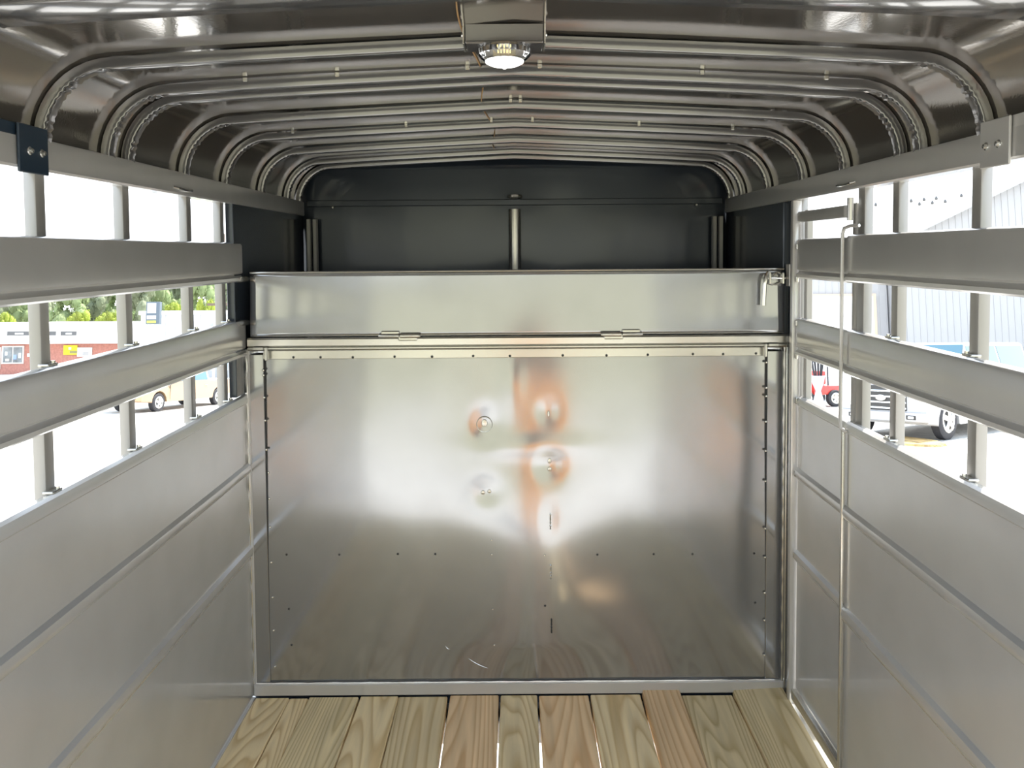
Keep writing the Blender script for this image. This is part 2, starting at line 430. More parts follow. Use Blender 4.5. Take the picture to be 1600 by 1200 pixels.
# right wall: main panel behind the camera side of the escape door
DY0, DY1 = 2.355, 2.80
bm = bmesh.new(); lower_sheet(bm, 1, YB, DY0, ZP)
wr_ = tag(obj('wall_right', bm, PAINT), 'right trailer wall, solid grey sheet below with two open slatted rows above', 'wall', kind='structure')
slat(1, ZS1T+0.004, ZS1B+0.004, YB, DY0, wr_); slat(1, ZS2T, ZS2B, YB, DY0, wr_)
header(1, YB, YF, wr_)
for y in (0.50, 0.90, 1.29, 1.735, 2.105):
    post(1, y, wr_)
    for z in (ZP, ZS2T): clip_foot(1, y, z-0.001, wr_)
post(1, 2.31, wr_, z0=0.0, w=0.045)
post(1, 2.83, wr_, z0=0.0, w=0.05, d=0.03)
bm = bmesh.new(); box(bm, HW+0.006, HW+0.034, 2.83, YF, 0.0, 1.90, bevel=0.002)
obj('front_side_sheet', bm, DARKP, wr_)
bm = bmesh.new(); box(bm, HW-0.004, HW+0.03, 2.80, 2.828, 0.0, ZT, bevel=0.006, seg=2); obj('door_jamb', bm, PAINT, wr_)
bm = bmesh.new(); box(bm, HW+0.001, HW+0.02, 1.275, 1.30, 0.0, 0.86, bevel=0.003, seg=2); obj('sheet_seam', bm, PAINT, wr_)
bm = bmesh.new(); box(bm, HW-0.010, HW+0.002, 2.345, 2.357, 0.0, 1.15, bevel=0.004, seg=2); obj('edge_trim', bm, SILVER, wr_)
# low kick rail under the door and rear corner posts
bm = bmesh.new(); box(bm, HW+0.034, HW+0.06, YB, 2.84, -0.05, 0.012, bevel=0.004); obj('sill_rail', bm, PAINT, wr_)
for s, w_ in ((-1, wl_), (1, wr_)):
    bm = bmesh.new(); box(bm, s*(HW-0.004), s*(HW+0.05), YB-0.02, YB+0.06, 0.0, 1.96, bevel=0.006, seg=2); obj('corner_post', bm, PAINT, w_)

# escape door
bm = bmesh.new(); lower_sheet(bm, 1, DY0+0.012, DY1-0.012, ZP-0.004, xin=HW+0.012, ribs=((0.865, 0.897), (0.555, 0.59)), wav=0.001, zb=0.075)
door = tag(obj('door_1', bm, PAINT), 'narrow slatted escape door in the right trailer wall beside the gate', 'door', kind='structure')
for t_, b_ in ((ZS1T, ZS1B), (ZS2T, ZS2B)): slat(1, t_, b_, DY0+0.012, DY1-0.012, door, xin=HW+0.008)
bm = bmesh.new(); prism(bm, [(HW+0.012, 1.80), (HW+0.008, 1.806), (HW+0.008, 1.832), (HW+0.012, 1.838), (HW+0.034, 1.838), (HW+0.034, 1.80)], DY0+0.04, DY1-0.012); obj('top_bar', bm, PAINT, door)
for y in (DY0+0.012, DY1-0.036):
    bm = bmesh.new(); box(bm, HW+0.034, HW+0.058, y, y+0.024, 0.03, 1.845, bevel=0.003); obj('stile', bm, POSTM, door)
bm = bmesh.new(); box(bm, HW+0.0, HW+0.03, DY0+0.012, DY1-0.01, 0.03, 0.07, bevel=0.005, seg=2); obj('bottom_rail', bm, SILVER, door)
bm = bmesh.new(); tube(bm, [(HW+0.02, DY0+0.02, 1.79), (HW+0.02, DY0+0.02, 1.83), (HW+0.02, DY0+0.02, 1.86)], 0.010, 10); obj('latch_pin', bm, SILVER, door)
bm = bmesh.new()
tube(bm, [(HW+0.012, DY0-0.06, 1.772), (HW-0.002, DY0-0.03, 1.772), (HW-0.010, DY0-0.008, 1.766), (HW-0.012, DY0-0.001, 1.75), (HW-0.012, DY0, 1.70),
          (HW-0.012, DY0, 1.3), (HW-0.012, DY0, 1.17), (HW-0.011, DY0-0.003, 1.148), (HW-0.004, DY0-0.015, 1.142), (HW+0.004, DY0-0.02, 1.142)], 0.0055, 8)
obj('latch_rod', bm, PAINT, door)
for z in (ZS1B-0.002, ZS1T-0.03, ZS2B, ZS2T-0.02, ZP-0.02, 0.88, 0.575):
    bm = bmesh.new(); box(bm, HW+0.004, HW+0.014, DY1-0.02, DY1-0.006, z-0.012, z+0.012, bevel=0.003); obj('weld_spot', bm, SILVER, door)

# bolted latch plates on the header rails; right one greyed by painted-in glare
for s, w_ in ((-1, wl_), (1, wr_)):
    bm = bmesh.new(); X = s*(HW-0.004)
    box(bm, X-0.003, X+0.003, 1.575, 1.675, 1.872, 1.972, bevel=0.002)
    box(bm, s*(HW+0.004)-0.003, s*(HW+0.004)+0.003, 1.53, 1.58, 1.925, 1.972, bevel=0.001)
    pl = obj('latch_plate', bm, BLACKP if s < 0 else PAINT, w_)
    if s < 0: pl['label'] = 'black bolted plate'
    for y in (1.61, 1.652):
        bm = bmesh.new(); lathe(bm, [(0.002, 0.007), (0.005, 0.006), (0.006, 0.001), (0.009, 0.0), (0.009, -0.002)], 10,
                                M=Matrix.Translation((s*(HW-0.0075), y, 1.918)) @ Matrix.Rotation(-s*math.pi/2, 4, 'Y'))
        obj('bolt', bm, ZINC, pl)
    # slim zinc bar on the header
    bm = bmesh.new(); y0 = 2.30
    tube(bm, [(s*(HW+0.002), y0, 1.902), (s*(HW-0.008), y0+0.012, 1.899), (s*(HW-0.010), y0+0.06, 1.897), (s*(HW-0.008), y0+0.11, 1.899), (s*(HW+0.002), y0+0.125, 1.902)], 0.004, 7)
    o = obj('slim_bar', bm, ZINC, w_)
# nose wall
bm = bmesh.new()
NX, NZ = 30, 24; rows = []
for j in range(NZ+1):
    z = 2.19*j/NZ
    rows.append([bm.verts.new((-1.03+2.06*i/NX, YF+0.004*noise.noise(Vector((i*.3, j*.3, 0))), z)) for i in range(NX+1)])
for j in range(NZ):
    for i in range(NX): bm.faces.new((rows[j][i], rows[j][i+1], rows[j+1][i+1], rows[j+1][i]))
wf = obj('wall_front', bm, DARKP, smooth=60, recalc=False)
so = wf.modifiers.new('sheet', 'SOLIDIFY'); so.thickness = 0.006; so.offset = -1
tag(wf, 'dark nose wall at the front of the trailer behind the gate', 'wall', kind='structure')
bm = bmesh.new(); box(bm, -1.0, 1.0, YF-0.014, YF-0.006, 1.925, 1.955, bevel=0.003); obj('cross_rail', bm, DARKP, wf)
bm = bmesh.new(); tube(bm, [(0, YF-0.03, 1.2), (0, YF-0.03, 1.905)], 0.030, 16); obj('nose_post', bm, SILVER, wf)
bm = bmesh.new(); lathe(bm, [(0.02, 0.012), (0.036, 0.008), (0.038, -0.004), (0.03, -0.01)], 16, M=Matrix.Translation((0, YF-0.03, 1.965))); obj('shine_disc', bm, SILVER, wf)  # silver disc stands in for a shiny reflection above the nose post
for s in (-1, 1):
    for dx in (0, 0.030):
        bm = bmesh.new(); box(bm, s*(0.982-dx)-0.010, s*(0.982-dx)+0.010, YF-0.06, YF-0.03, 1.1, 1.865, bevel=0.003); obj('corner_tube', bm, POSTM, wf)
    bm = bmesh.new(); box(bm, s*0.875-0.006, s*0.875+0.006, YF-0.016, YF-0.008, 1.915, 1.927, bevel=0.003); obj('rivet', bm, ZINC, wf)

# ================================================================== the gate (lower half) with its hinged flap
gate = thing('divider_gate', 'wide silver sheet metal gate across the trailer, dented below with a hinged flap on top', 'gate', loc=(0, GATE_Y, 0))
KG = 411.0
def gx(px): return (px-PX)/KG
def gz(px, py):
    """height on the gate plane"""
    y = py+ROLL*(px-PX)
    return CAM_Z-(y-VY)/KG
def dent(X, Z):  # small dents plus an added bulge and lean that bend the mirrored figure
    d = 0.0
    d += 0.003+0.0055*noise.noise(Vector((X*1.7, Z*1.2, 7.7)))
    d += 0.0012*noise.noise(Vector((X*5, Z*3.0, 2.2)))
    d -= 0.030*math.exp(-((Z-0.1)/0.6)**2)*math.exp(-((X-0.05)/0.22)**2)*min(1, (Z-0.045)/0.15)
    d += (0.010+0.014*math.exp(-((X-0.05)/0.6)**2))*(0.5+0.5*math.tanh((Z-0.88)/0.30))
    for (cx, cz, sx, sz, a) in DENTS: d += a*math.exp(-((X-cx)/sx)**2-((Z-cz)/sz)**2)
    d += 0.006*math.exp(-((Z-0.95)/0.30)**2)*math.cos(min(1.57, abs(X)*1.5))
    return d
DENTS = [(gx(755), gz(755, 665), .045, .06, .0050), (gx(756), gz(756, 770), .05, .05, .0035), (gx(857), gz(857, 728), .05, .06, .0045),
         (gx(855), gz(855, 645), .04, .05, .003), (gx(800), gz(800, 600), .05, .12, -.003), (gx(830), gz(830, 700), .18, .04, -.003),
         (gx(858), gz(858, 815), .03, .06, .002)]
bm = bmesh.new(); NX, NZ = 120, 84; rows = []
x0, x1, z0, z1 = gx(391), gx(1222), 0.045, 1.335
for j in range(NZ+1):
    Z = z0+(z1-z0)*j/NZ
    rows.append([bm.verts.new((x0+(x1-x0)*i/NX, (0.0 if i in (0, NX) or j in (0, NZ) else dent(x0+(x1-x0)*i/NX, Z)), Z)) for i in range(NX+1)])
for j in range(NZ):
    for i in range(NX): bm.faces.new((rows[j][i], rows[j][i+1], rows[j+1][i+1], rows[j+1][i]))
sh = obj('sheet', bm, SHEET, gate, smooth=60, recalc=False)
so = sh.modifiers.new('sheet', 'SOLIDIFY'); so.thickness = 0.006; so.offset = -1
sh['label'] = 'large silver sheet, dented near the middle'
boxobj('side_filler', (-HW-0.01, x0+0.002, -0.006, 0.03, 0.0, 1.34), PAINT, gate, bevel=0.003)
boxobj('sill', (x0-0.01, x1+0.01, -0.012, 0.03, 0.0, 0.047), PAINT, gate, bevel=0.004)
# edge strips, framing tubes
boxobj('edge_strip', (gx(391), gx(413), -0.004, 0.0, 0.047, 1.32), SHEET, gate, bevel=0.0015)
boxobj('edge_strip', (gx(1196), gx(1222), -0.004, 0.0, 0.047, 1.32), SHEET, gate, bevel=0.0015)
boxobj('edge_strip', (gx(413), gx(1196), -0.004, 0.0, 1.302, 1.34), SILVER, gate, bevel=0.0015)
bm = bmesh.new(); box(bm, gx(1223), gx(1233), -0.02, 0.03, 0.0, 1.36, bevel=0.006, seg=2); obj('frame_tube', bm, SILVER, gate)
bm = bmesh.new(); tube(bm, [(gx(1222), -0.006, 0.02+1.32*k/60) for k in range(61)], [0.003+0.0016*math.sin(k*1.9) for k in range(61)], 6); obj('weld_bead', bm, SILVER, gate)
zr0, zr1 = 1.337, 1.385
bm = bmesh.new()
prism(bm, [(-0.004, zr0-0.004), (-0.020, zr0), (-0.026, zr0+0.006), (-0.026, zr0+0.010), (-0.018, zr0+0.014), (-0.027, zr0+0.019), (-0.028, zr1-0.006), (-0.022, zr1), (0.03, zr1), (0.03, zr0)],
      -1.005, 1.02, axis='X', cut=8)
obj('top_rail', bm, SILVER, gate)
for px, s in ((421, 1), (1190, -1)):
    bm = bmesh.new(); box(bm, gx(px)-0.006, gx(px)+0.006, -0.034, -0.020, 1.30, 1.352, bevel=0.003)
    box(bm, gx(px)-0.03*s-0.02, gx(px)-0.03*s+0.02, -0.030, -0.022, 1.340, 1.352, bevel=0.002); obj('rail_bracket', bm, SILVER, gate)
# horizontal weld line above the sill
bm = bmesh.new(); tube(bm, [(x0+(x1-x0)*k/60, -0.007, 0.049+0.0006*math.sin(k*3)) for k in range(61)], [0.0034+0.0009*math.sin(k*5) for k in range(61)], 5); obj('weld_bead', bm, ZINC, gate)
def rivet_m(bm): lathe(bm, [(0.0012, 0.0035), (0.0036, 0.0026), (0.005, 0.0004), (0.0058, -0.001)], 10)
def rivet(px, py, m=ZINC, s=1.0, key='riv_z', parent=None):
    X, Z = gx(px), gz(px, py)
    y = dent(X, Z) if (gx(415) < X < gx(1194) and 0.06 < Z < 1.30) else -0.004
    return shared('rivet', key, rivet_m, m, parent or gate, Matrix.Translation((X, y-0.0005, Z)) @ Matrix.Rotation(math.pi/2, 4, 'X') @ Matrix.Scale(s, 4))
for x, y in zip((460, 502, 552, 617, 675, 739, 796, 878, 946, 1010, 1080, 1127, 1178), (557, 557, 557, 556, 556, 555, 555, 554, 554, 553, 552, 552, 551)): rivet(x, y, DARKDOT, 0.9, 'riv_d')
for y in (577, 585, 620, 656, 702, 740, 781, 826, 882, 938, 991, 1050): rivet(412.5+(y-577)*0.016, y, ZINC, 0.9)
for y in (565, 605, 618, 658, 704, 752, 827, 873, 930, 974, 1030): rivet(1194.5, y, ZINC, 0.9)
for x in (425, 456, 519, 617, 695, 788, 923, 998, 1068, 1124, 1192): rivet(x, 1079.5-(x-800)*0.0074, ZINC, 1.0)
for x, y in ((442, 870), (525, 870), (617, 869), (676, 869), (931, 869), (1020, 869), (1081, 869), (1178, 868), (848, 947), (1180, 947), (444, 957), (447, 1015)): rivet(x, y, DARKDOT, 0.8, 'riv_d')
for x, y in ((765, 845), (765, 868), (766, 954), (768, 1011), (848, 868)): rivet(x, y, ZINC, 0.7)
# plug welds and punched marks
def ringm(bm):
    pts = [(0.030*math.cos(a), 0.030*math.sin(a), 0) for a in [2*math.pi*k/20 for k in range(21)]]
    tube(bm, pts, 0.0022, 5, cap=False)
def dimple(bm): lathe(bm, [(0.001, 0.004), (0.008, 0.003), (0.011, -0.001), (0.012, -0.003)], 10)
for (px, py, sc) in ((755, 665, 1.0),):
    shared('weld_ring', 'ring', ringm, SILVER, gate, Matrix.Translation((gx(px), dent(gx(px), gz(px, py))-0.001, gz(px, py))) @ Matrix.Rotation(math.pi/2, 4, 'X'))
for (px, py, sx, sz) in ((755, 663, 1.3, 1.6), (752, 772, .9, .9), (762, 770, .8, .8), (857, 722, .8, 1.2), (857, 735, .9, .9), (856, 648, .5, 1.3)):
    X, Z = gx(px), gz(px, py)
    shared('plug_weld', 'dimple', dimple, SILVER, gate, Matrix.Translation((X, dent(X, Z)+0.001, Z)) @ Matrix.Rotation(math.pi/2, 4, 'X') @ Matrix.Diagonal((sx, sz, 1, 1)))
for (px, y0, y1, m) in ((857.5, 803, 828, SILVER), (857.5, 882, 905, SILVER), (858, 967, 990, DARKDOT)):
    X = gx(px); Z0, Z1 = gz(px, y1), gz(px, y0)
    bm = bmesh.new(); n = 10
    tube(bm, [(X, dent(X, Z0+(Z1-Z0)*k/n)-0.001, Z0+(Z1-Z0)*k/n) for k in range(n+1)], [0.0028+0.0016*math.sin(k*2.7+px) for k in range(n+1)], 6)
    obj('weld_mark', bm, m, gate)
# scratches near the bottom
for (a, b_) in (((727, 1036), (757, 1051)), ((690, 1016), (698, 1021))):
    bm = bmesh.new()
    pts = []
    for k in range(6):
        t = k/5; px, py = a[0]+(b_[0]-a[0])*t, a[1]+(b_[1]-a[1])*t+2*math.sin(t*3)
        X, Z = gx(px), gz(px, py); pts.append((X, dent(X, Z)-0.0003, Z))
    tube(bm, pts, [0.0004, 0.001, 0.0016, 0.0018, 0.0012, 0.0003], 5); obj('scratch', bm, ZINC, gate)

# flap
bm = bmesh.new(); NX, NZ = 80, 16; rows = []
FX0, FX1, FZ0, FZ1 = gx(397), gx(1218.5), 1.390, 1.628
def flap_y(X, Z): return -0.024+0.010*(Z-FZ0)/(FZ1-FZ0)+0.0022*noise.noise(Vector((X*2.2, Z*3, 9.1)))
for j in range(NZ+1):
    Z = FZ0+(FZ1-FZ0)*j/NZ
    rows.append([bm.verts.new((FX0+(FX1-FX0)*i/NX, flap_y(FX0+(FX1-FX0)*i/NX, Z), Z)) for i in range(NX+1)])
for j in range(NZ):
    for i in range(NX): bm.faces.new((rows[j][i], rows[j][i+1], rows[j+1][i+1], rows[j+1][i]))
flap = obj('flap', bm, SHEET, gate, smooth=60, recalc=False)
so = flap.modifiers.new('sheet', 'SOLIDIFY'); so.thickness = 0.008; so.offset = -1
bm = bmesh.new(); tube(bm, [(FX0, -0.016, FZ1+0.002), (0, -0.016, FZ1+0.003), (FX1, -0.016, FZ1+0.002)], 0.004, 8); obj('flap_edge', bm, SILVER, flap)
for px, d in ((627, -1), (968, 1)):
    X = gx(px); bm = bmesh.new()
    tube(bm, [(X-0.078, -0.033, 1.391), (X-0.07, -0.033, 1.391), (X-0.002, -0.033, 1.391)], [0.006, 0.0095, 0.0095], 12)
    tube(bm, [(X+0.002, -0.033, 1.391), (X+0.07, -0.033, 1.391), (X+0.078, -0.033, 1.391)], [0.0095, 0.0095, 0.006], 12)
    box(bm, X+d*0.036-0.034, X+d*0.036+0.034, -0.036, -0.026, 1.391, 1.409, bevel=0.003)
    box(bm, X-d*0.030-0.036, X-d*0.030+0.036, -0.034, -0.026, 1.372, 1.391, bevel=0.003)
    obj('hinge', bm, SILVER, flap)
# latch handle
lx = lambda px: (px-PX)/KG
def L3(px, py, y): return (gx(px), y, gz(px, py))
bm = bmesh.new()
tube(bm, [L3(1192, 424, -0.04), L3(1188, 428, -0.045), L3(1186, 434, -0.05), L3(1184.5, 442, -0.05), L3(1183.5, 460, -0.05), L3(1183, 475, -0.05)], [0.006, 0.007, 0.0075, 0.0075, 0.0085, 0.008], 10)
lt = obj('latch_handle', bm, ZINC, flap)
bm = bmesh.new(); tube(bm, [L3(1190, 434, -0.045), L3(1200, 433, -0.045), L3(1230, 433.5, -0.045)], 0.0045, 8); obj('bolt_rod', bm, ZINC, flap)
bm = bmesh.new()
for pts in ([(1192, 424), (1199, 430), (1206, 424), (1213, 428)], [(1192, 441), (1203, 444), (1213, 440)]):
    tube(bm, [L3(a, b_, -0.036) for a, b_ in pts], 0.003, 6)
box(bm, gx(1213)-0.003, gx(1213)+0.003, -0.052, -0.024, gz(1213, 442), gz(1213, 425), bevel=0.001)
box(bm, gx(1193)-0.003, gx(1193)+0.003, -0.052, -0.024, gz(1193, 442), gz(1193, 424), bevel=0.001)
obj('latch_bracket', bm, SILVER, flap)
bm = bmesh.new(); box(bm, gx(1222)-0.003, gx(1222)+0.003, -0.06, -0.02, gz(1222, 446), gz(1222, 412), bevel=0.002)
box(bm, gx(1227)-0.003, gx(1227)+0.003, -0.06, -0.02, gz(1227, 446), gz(1227, 416), bevel=0.002); obj('keeper', bm, PAINT, gate)
boxobj('upright', (gx(1219.5), gx(1236), 0.0, 0.035, 1.38, 1.88), DARKP, gate, bevel=0.004)

# ================================================================== dome lamp
lamp = thing('ceiling_lamp', 'square metal ceiling lamp housing with a domed white lens, below the first roof bow', 'lamp', loc=(-0.019, 1.60, 2.168))
bm = bmesh.new()
box(bm, -0.080, 0.080, -0.004, 0.0, -0.036, 0.0, bevel=0.001)
box(bm, -0.080, 0.080, 0.062, 0.066, -0.036, 0.0, bevel=0.001)
box(bm, -0.080, 0.080, -0.006, 0.066, -0.040, -0.034, bevel=0.002)
hs = obj('housing', bm, BOW, lamp)
for s in (-1, 1):
    bm = bmesh.new(); box(bm, s*0.0835-0.002, s*0.0835+0.002, -0.004, 0.066, -0.040, 0.002, bevel=0.001); obj('side_plate', bm, SILVER, lamp)
    bm = bmesh.new(); lathe(bm, [(0.001, 0.004), (0.004, 0.003), (0.005, 0)], 8, M=Matrix.Translation((s*0.0855, 0.01, -0.02)) @ Matrix.Rotation(s*math.pi/2, 4, 'Y')); obj('screw', bm, ZINC, lamp)
bm = bmesh.new(); lathe(bm, [(0.052, -0.040), (0.056, -0.046), (0.055, -0.056), (0.048, -0.064), (0.042, -0.068)], 72, M=Matrix.Translation((0, 0.03, 0)), ripple=0.012, nrip=18)
obj('reflector', bm, CHROME, lamp)
bm = bmesh.new(); lathe(bm, [(0.0415, -0.066), (0.040, -0.071), (0.030, -0.076), (0.010, -0.079), (0.002, -0.0795)], 32, M=Matrix.Translation((0, 0.03, 0))); obj('lens', bm, LENS, lamp)
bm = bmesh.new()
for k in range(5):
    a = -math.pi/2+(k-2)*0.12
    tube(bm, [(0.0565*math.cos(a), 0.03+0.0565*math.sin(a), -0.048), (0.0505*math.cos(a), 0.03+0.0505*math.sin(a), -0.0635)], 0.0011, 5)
obj('reflector_glints', bm, WARM, lamp)  # glowing rods stand in for warm glints on the chrome
bm = bmesh.new(); box(bm, -0.004, 0.004, 0.026, 0.034, -0.084, -0.078, bevel=0.001); obj('lens_button', bm, LENS, lamp)

# ================================================================== outdoors
GRAVEL = mat('pale_gravel', (0.52, 0.50, 0.46), 0.95, var=0.18, var_scale=3.0, bumps=((14, 0.8, 0.05),))
GRASS = mat('yellow_green_grass', (0.31, 0.295, 0.205), 0.9, var=0.25, var_scale=1.2, bumps=((20, 0.8, 0.05),))
def gplane(name, x0, x1, y0, y1, z, m, n=2):
    bm = bmesh.new(); box(bm, x0, x1, y0, y1, z-0.2, z); o = obj(name, bm, m, smooth=0); o.matrix_world = G.copy(); return o
gr = gplane('ground', -150, 200, -60, 260, 0.0, GRAVEL)
tag(gr, 'pale sunlit gravel lot around the trailer', 'ground', kind='structure')
ln = gplane('lawn', -40, 40, -45, -3.4, 0.03, GRASS); ln.data.name = 'lawn'
tag(ln, 'yellow green lawn behind the trailer', 'lawn', kind='structure')

def leafmat(name, c): return mat(name, c, 0.8, var=0.55, var_scale=1.3, bumps=((3.0, 1.0, 0.4),), rand=0.1)
LEAF = [leafmat('leaf_green', (0.22, 0.28, 0.12)), leafmat('leaf_lime', (0.27, 0.33, 0.04)), leafmat('leaf_olive', (0.22, 0.25, 0.15))]
BARK = mat('bark', (0.16, 0.12, 0.09), 0.9)
_tree = {}
def tree(x, y, h, w, kind, label, group, name='tree'):
    t = gthing(name, label, 'tree' if name == 'tree' else 'bush', x, y, group=group)
    rn = random.Random(int(x*13+y*7))
    key = (kind, rn.randint(0, 2))
    if key not in _tree:
        r2 = random.Random(key[0]*5+key[1]); bm = bmesh.new()
        for k in range(44):
            a = r2.uniform(0, 6.28); rr = r2.uniform(0, 0.44); zz = r2.uniform(0.30, 0.9)
            rr *= 1-abs(zz-0.5)
            s = r2.uniform(0.06, 0.13)
            c = Vector((rr*math.cos(a), rr*math.sin(a), zz))
            bmesh.ops.create_icosphere(bm, subdivisions=2, radius=s*0.86, matrix=Matrix.Translation(c))
            for q in range(70):
                d = Vector((r2.gauss(0, 1), r2.gauss(0, 1), r2.gauss(0, 1))).normalized()
                p = c+d*s*r2.uniform(0.85, 1.12); e = r2.uniform(0.012, 0.024)
                u = Vector((r2.gauss(0, 1), r2.gauss(0, 1), r2.gauss(0, 1))).normalized(); v = u.orthogonal().normalized()
                bm.faces.new([bm.verts.new(p+u*e), bm.verts.new(p+v*e*0.6), bm.verts.new(p-u*e), bm.verts.new(p-v*e*0.6)])
        me_o = obj('foliage', bm, LEAF[kind], t, smooth=0); 
        bm = bmesh.new(); tube(bm, [(0, 0, 0), (0.01, 0, 0.25), (0, 0.01, 0.5)], [0.035, 0.025, 0.015], 8)
        tr = obj('trunk', bm, BARK, t); _tree[key] = (me_o.data, tr.data)
    else:
        me_o = bpy.data.objects.new('foliage', _tree[key][0]); COL.objects.link(me_o); me_o.parent = t
        tr = bpy.data.objects.new('trunk', _tree[key][1]); COL.objects.link(tr); tr.parent = t
    me_o.scale = (w, w, h); tr.scale = (w, w, h)
    return t
# hillside trees behind the store; x by pixel at distance
TD = 125.0
def at(px, Y):   # ground-frame x, y at trailer-frame depth Y
    return ((px-PX)/F*Y, Y*math.cos(TILT)+0.0)
tp = [(0, 478, 15, 'hillside tree above the left end of the store roof, at the frame edge'), (32, 474, 15, 'olive hillside tree left of the nearest left post'),
      (70, 476, 14, 'hillside tree partly hidden by the nearest left post'), (110, 470, 15, 'hillside tree just right of the nearest left post'),
      (150, 464, 16, 'hillside tree midway between the two nearest left posts'), (190, 462, 17, 'hillside tree rising over the roof vent of the store'),
      (225, 460, 15, 'hillside tree directly behind the dark pylon sign'), (252, 455, 16, 'hillside tree on the right edge of the pylon sign'),
      (285, 451, 17, 'tall hillside tree left of the third left post'), (318, 456, 14, 'hillside tree right of the third left post'), (362, 450, 14, 'tallest hillside tree, behind the utility pole')]
for i, (px, top, w, lab) in enumerate(tp):
    Y = TD+(i % 3)*9
    x, y = at(px, Y)
    hh = gp(px, top, Y).z
    tree(x, y, hh*1.35, w*0.58, 0 if i % 2 else 2, lab, 'hillside trees beyond the shops')
for (px, top, w, lab) in ((12, 486, 9, 'small light green bush above the left end of the store roof'), (128, 484, 11, 'light green bush above the store roof beside the first post'), (176, 484, 13, 'broad yellow green bush above the store roof'), (275, 470, 11, 'bright yellow green bush behind the pylon sign'),
                          (327, 462, 9, 'bright yellow green bush left of the utility pole')):
    x, y = at(px, 112); hh = gp(px, top, 112).z
    tree(x, y, hh*1.0, w*0.45, 1, lab, None, name='bush')
# trees behind the camera edge of the lawn (mirrored in the gate)
for i, x in enumerate((-17, -10, -3, 4, 11, 18)):
    tree(x, -30-(i % 2)*4, 9, 8, 0 if i % 2 else 1, 'green tree at the far edge of the lawn behind the trailer', 'trees behind the lawn')

# --- brick store
BRICK = mat('pale_red_brick', (0.42, 0.19, 0.15), 0.9, var=0.15, var_scale=5)
WHITE = mat('white_paint', (0.80, 0.80, 0.78), 0.6, var=0.03)
OFFW = mat('pale_grey_wall', (0.47, 0.48, 0.49), 0.8, var=0.06, var_scale=0.5)
GLASSD = mat('shop_glass', (0.18, 0.20, 0.21), 0.1, 0.0, var=0.5, var_scale=1.1)
SIGNK = mat('dark_sign', (0.10, 0.10, 0.10), 0.6)
YEL = mat('yellow_sign', (0.85, 0.70, 0.02), 0.6)
SY = 84.0
st = gthing('brick_store', 'low red brick store with a broad white roof seen through the left slats', 'building', *at(60, SY))
def loc(px, py, Y=SY, o=st):
    v = gp(px, py, Y); m = GI @ o.matrix_world; return m.inverted() @ v
a = loc(-220, 577); b_ = loc(222, 577); t1 = loc(60, 538).z; t2 = loc(60, 502).z
boxobj('wall', (a.x, b_.x, 0.25, 14, 0, t1+0.3), BRICK, st, bevel=0.0)
bm = bmesh.new(); prism(bm, [(-0.9, t1), (-0.9, t1+0.35), (6.5, t2+0.15), (14.5, t2-0.2), (14.5, t1)], a.x-0.6, b_.x+0.6, axis='X'); obj('roof', bm, WHITE, st, smooth=0)
def flat(name, m, x0, x1, y0, y1, dy=-0.02, th=0.1, parent=st, Y=SY):
    p, q = loc(x0, y1, Y, st), loc(x1, y0, Y, st)
    return boxobj(name, (p.x, q.x, dy, dy+th, p.z, q.z), m, parent, bevel=0.0)
w_ = flat('window', WHITE, 7, 41, 541, 569, dy=0.12, th=0.2)
for k in range(2): flat('pane', GLASSD, 10+k*15.5, 23.5+k*15.5, 543, 567, dy=0.06, th=0.08, parent=w_)
for (x, y, ww, hh, c) in ((26, 555, 5, 7, (0.25, 0.35, 0.6)), (13, 550, 4, 6, (.6, .6, .6)), (34, 552, 4, 8, (.7, .7, .7)), (14, 561, 6, 4, (.55, .5, .45))):
    o = flat('display', mat('disp%d' % int(x), c, 0.7), x, x+ww, y, y+hh, dy=0.03, th=0.04, parent=w_)
d_ = flat('door', WHITE, -14, 5, 543, 577, dy=0.12, th=0.2); flat('pane', GLASSD, -11, 2, 546, 575, dy=0.06, th=0.08, parent=d_); flat('notice', mat('pink_notice', (.7, .2, .25), .7), -7, 2, 550, 556, dy=0.03, th=0.04, parent=d_)
bm = bmesh.new(); c = loc(65, 550); lathe(bm, [(1.0, 0), (1.0, 0.1)], 24, M=Matrix.Translation((c.x, 0.2, c.z)) @ Matrix.Diagonal((0.75, 1, 0.42, 1)) @ Matrix.Rotation(math.pi/2, 4, 'X'))
obj('oval_sign', bm, mat('grey_oval', (0.35, .37, .38), .6), st); flat('box', WHITE, 47, 51, 553, 558, dy=0.1)
for (x0_, x1_) in ((14, 50), (53, 90), (97, 122)):
    s_ = flat('fascia_sign', SIGNK, x0_, x1_, 518, 525, dy=-0.1+1.1, th=0.12)
    s_.location.y = -0.9
    flat('lettering', WHITE, x0_+(x1_-x0_)*.35, x0_+(x1_-x0_)*.72, 520.5, 523.2, dy=0.97, th=0.03, parent=s_).location.y = 0
y_ = flat('yellow_sign', YEL, 103, 124, 540, 555, dy=0.1, th=0.12); flat('sign_panel', mat('grey_print', (.25, .24, .1), .6), 113, 124, 548.5, 553, dy=0.07, th=0.03, parent=y_); flat('sign_mark', WHITE, 111, 115, 543, 547, dy=0.07, th=0.03, parent=y_)
n_ = flat('notice_board', WHITE, 124.5, 147, 543.5, 558, dy=0.1, th=0.12); flat('notice_text', mat('mid_grey', (.4, .4, .4), .7), 133, 142, 550, 556, dy=0.07, th=0.03, parent=n_)
bm = bmesh.new(); v = loc(193, 497, SY+8); tube(bm, [(v.x, 8, t2-0.3), (v.x, 8, t2+0.9)], 0.12, 8); lathe(bm, [(0.1, .35), (0.35, .2), (0.35, 0)], 12, M=Matrix.Translation((v.x, 8, t2+0.8))); obj('roof_vent', bm, mat('vent_grey', (.3, .32, .34), .5), st)
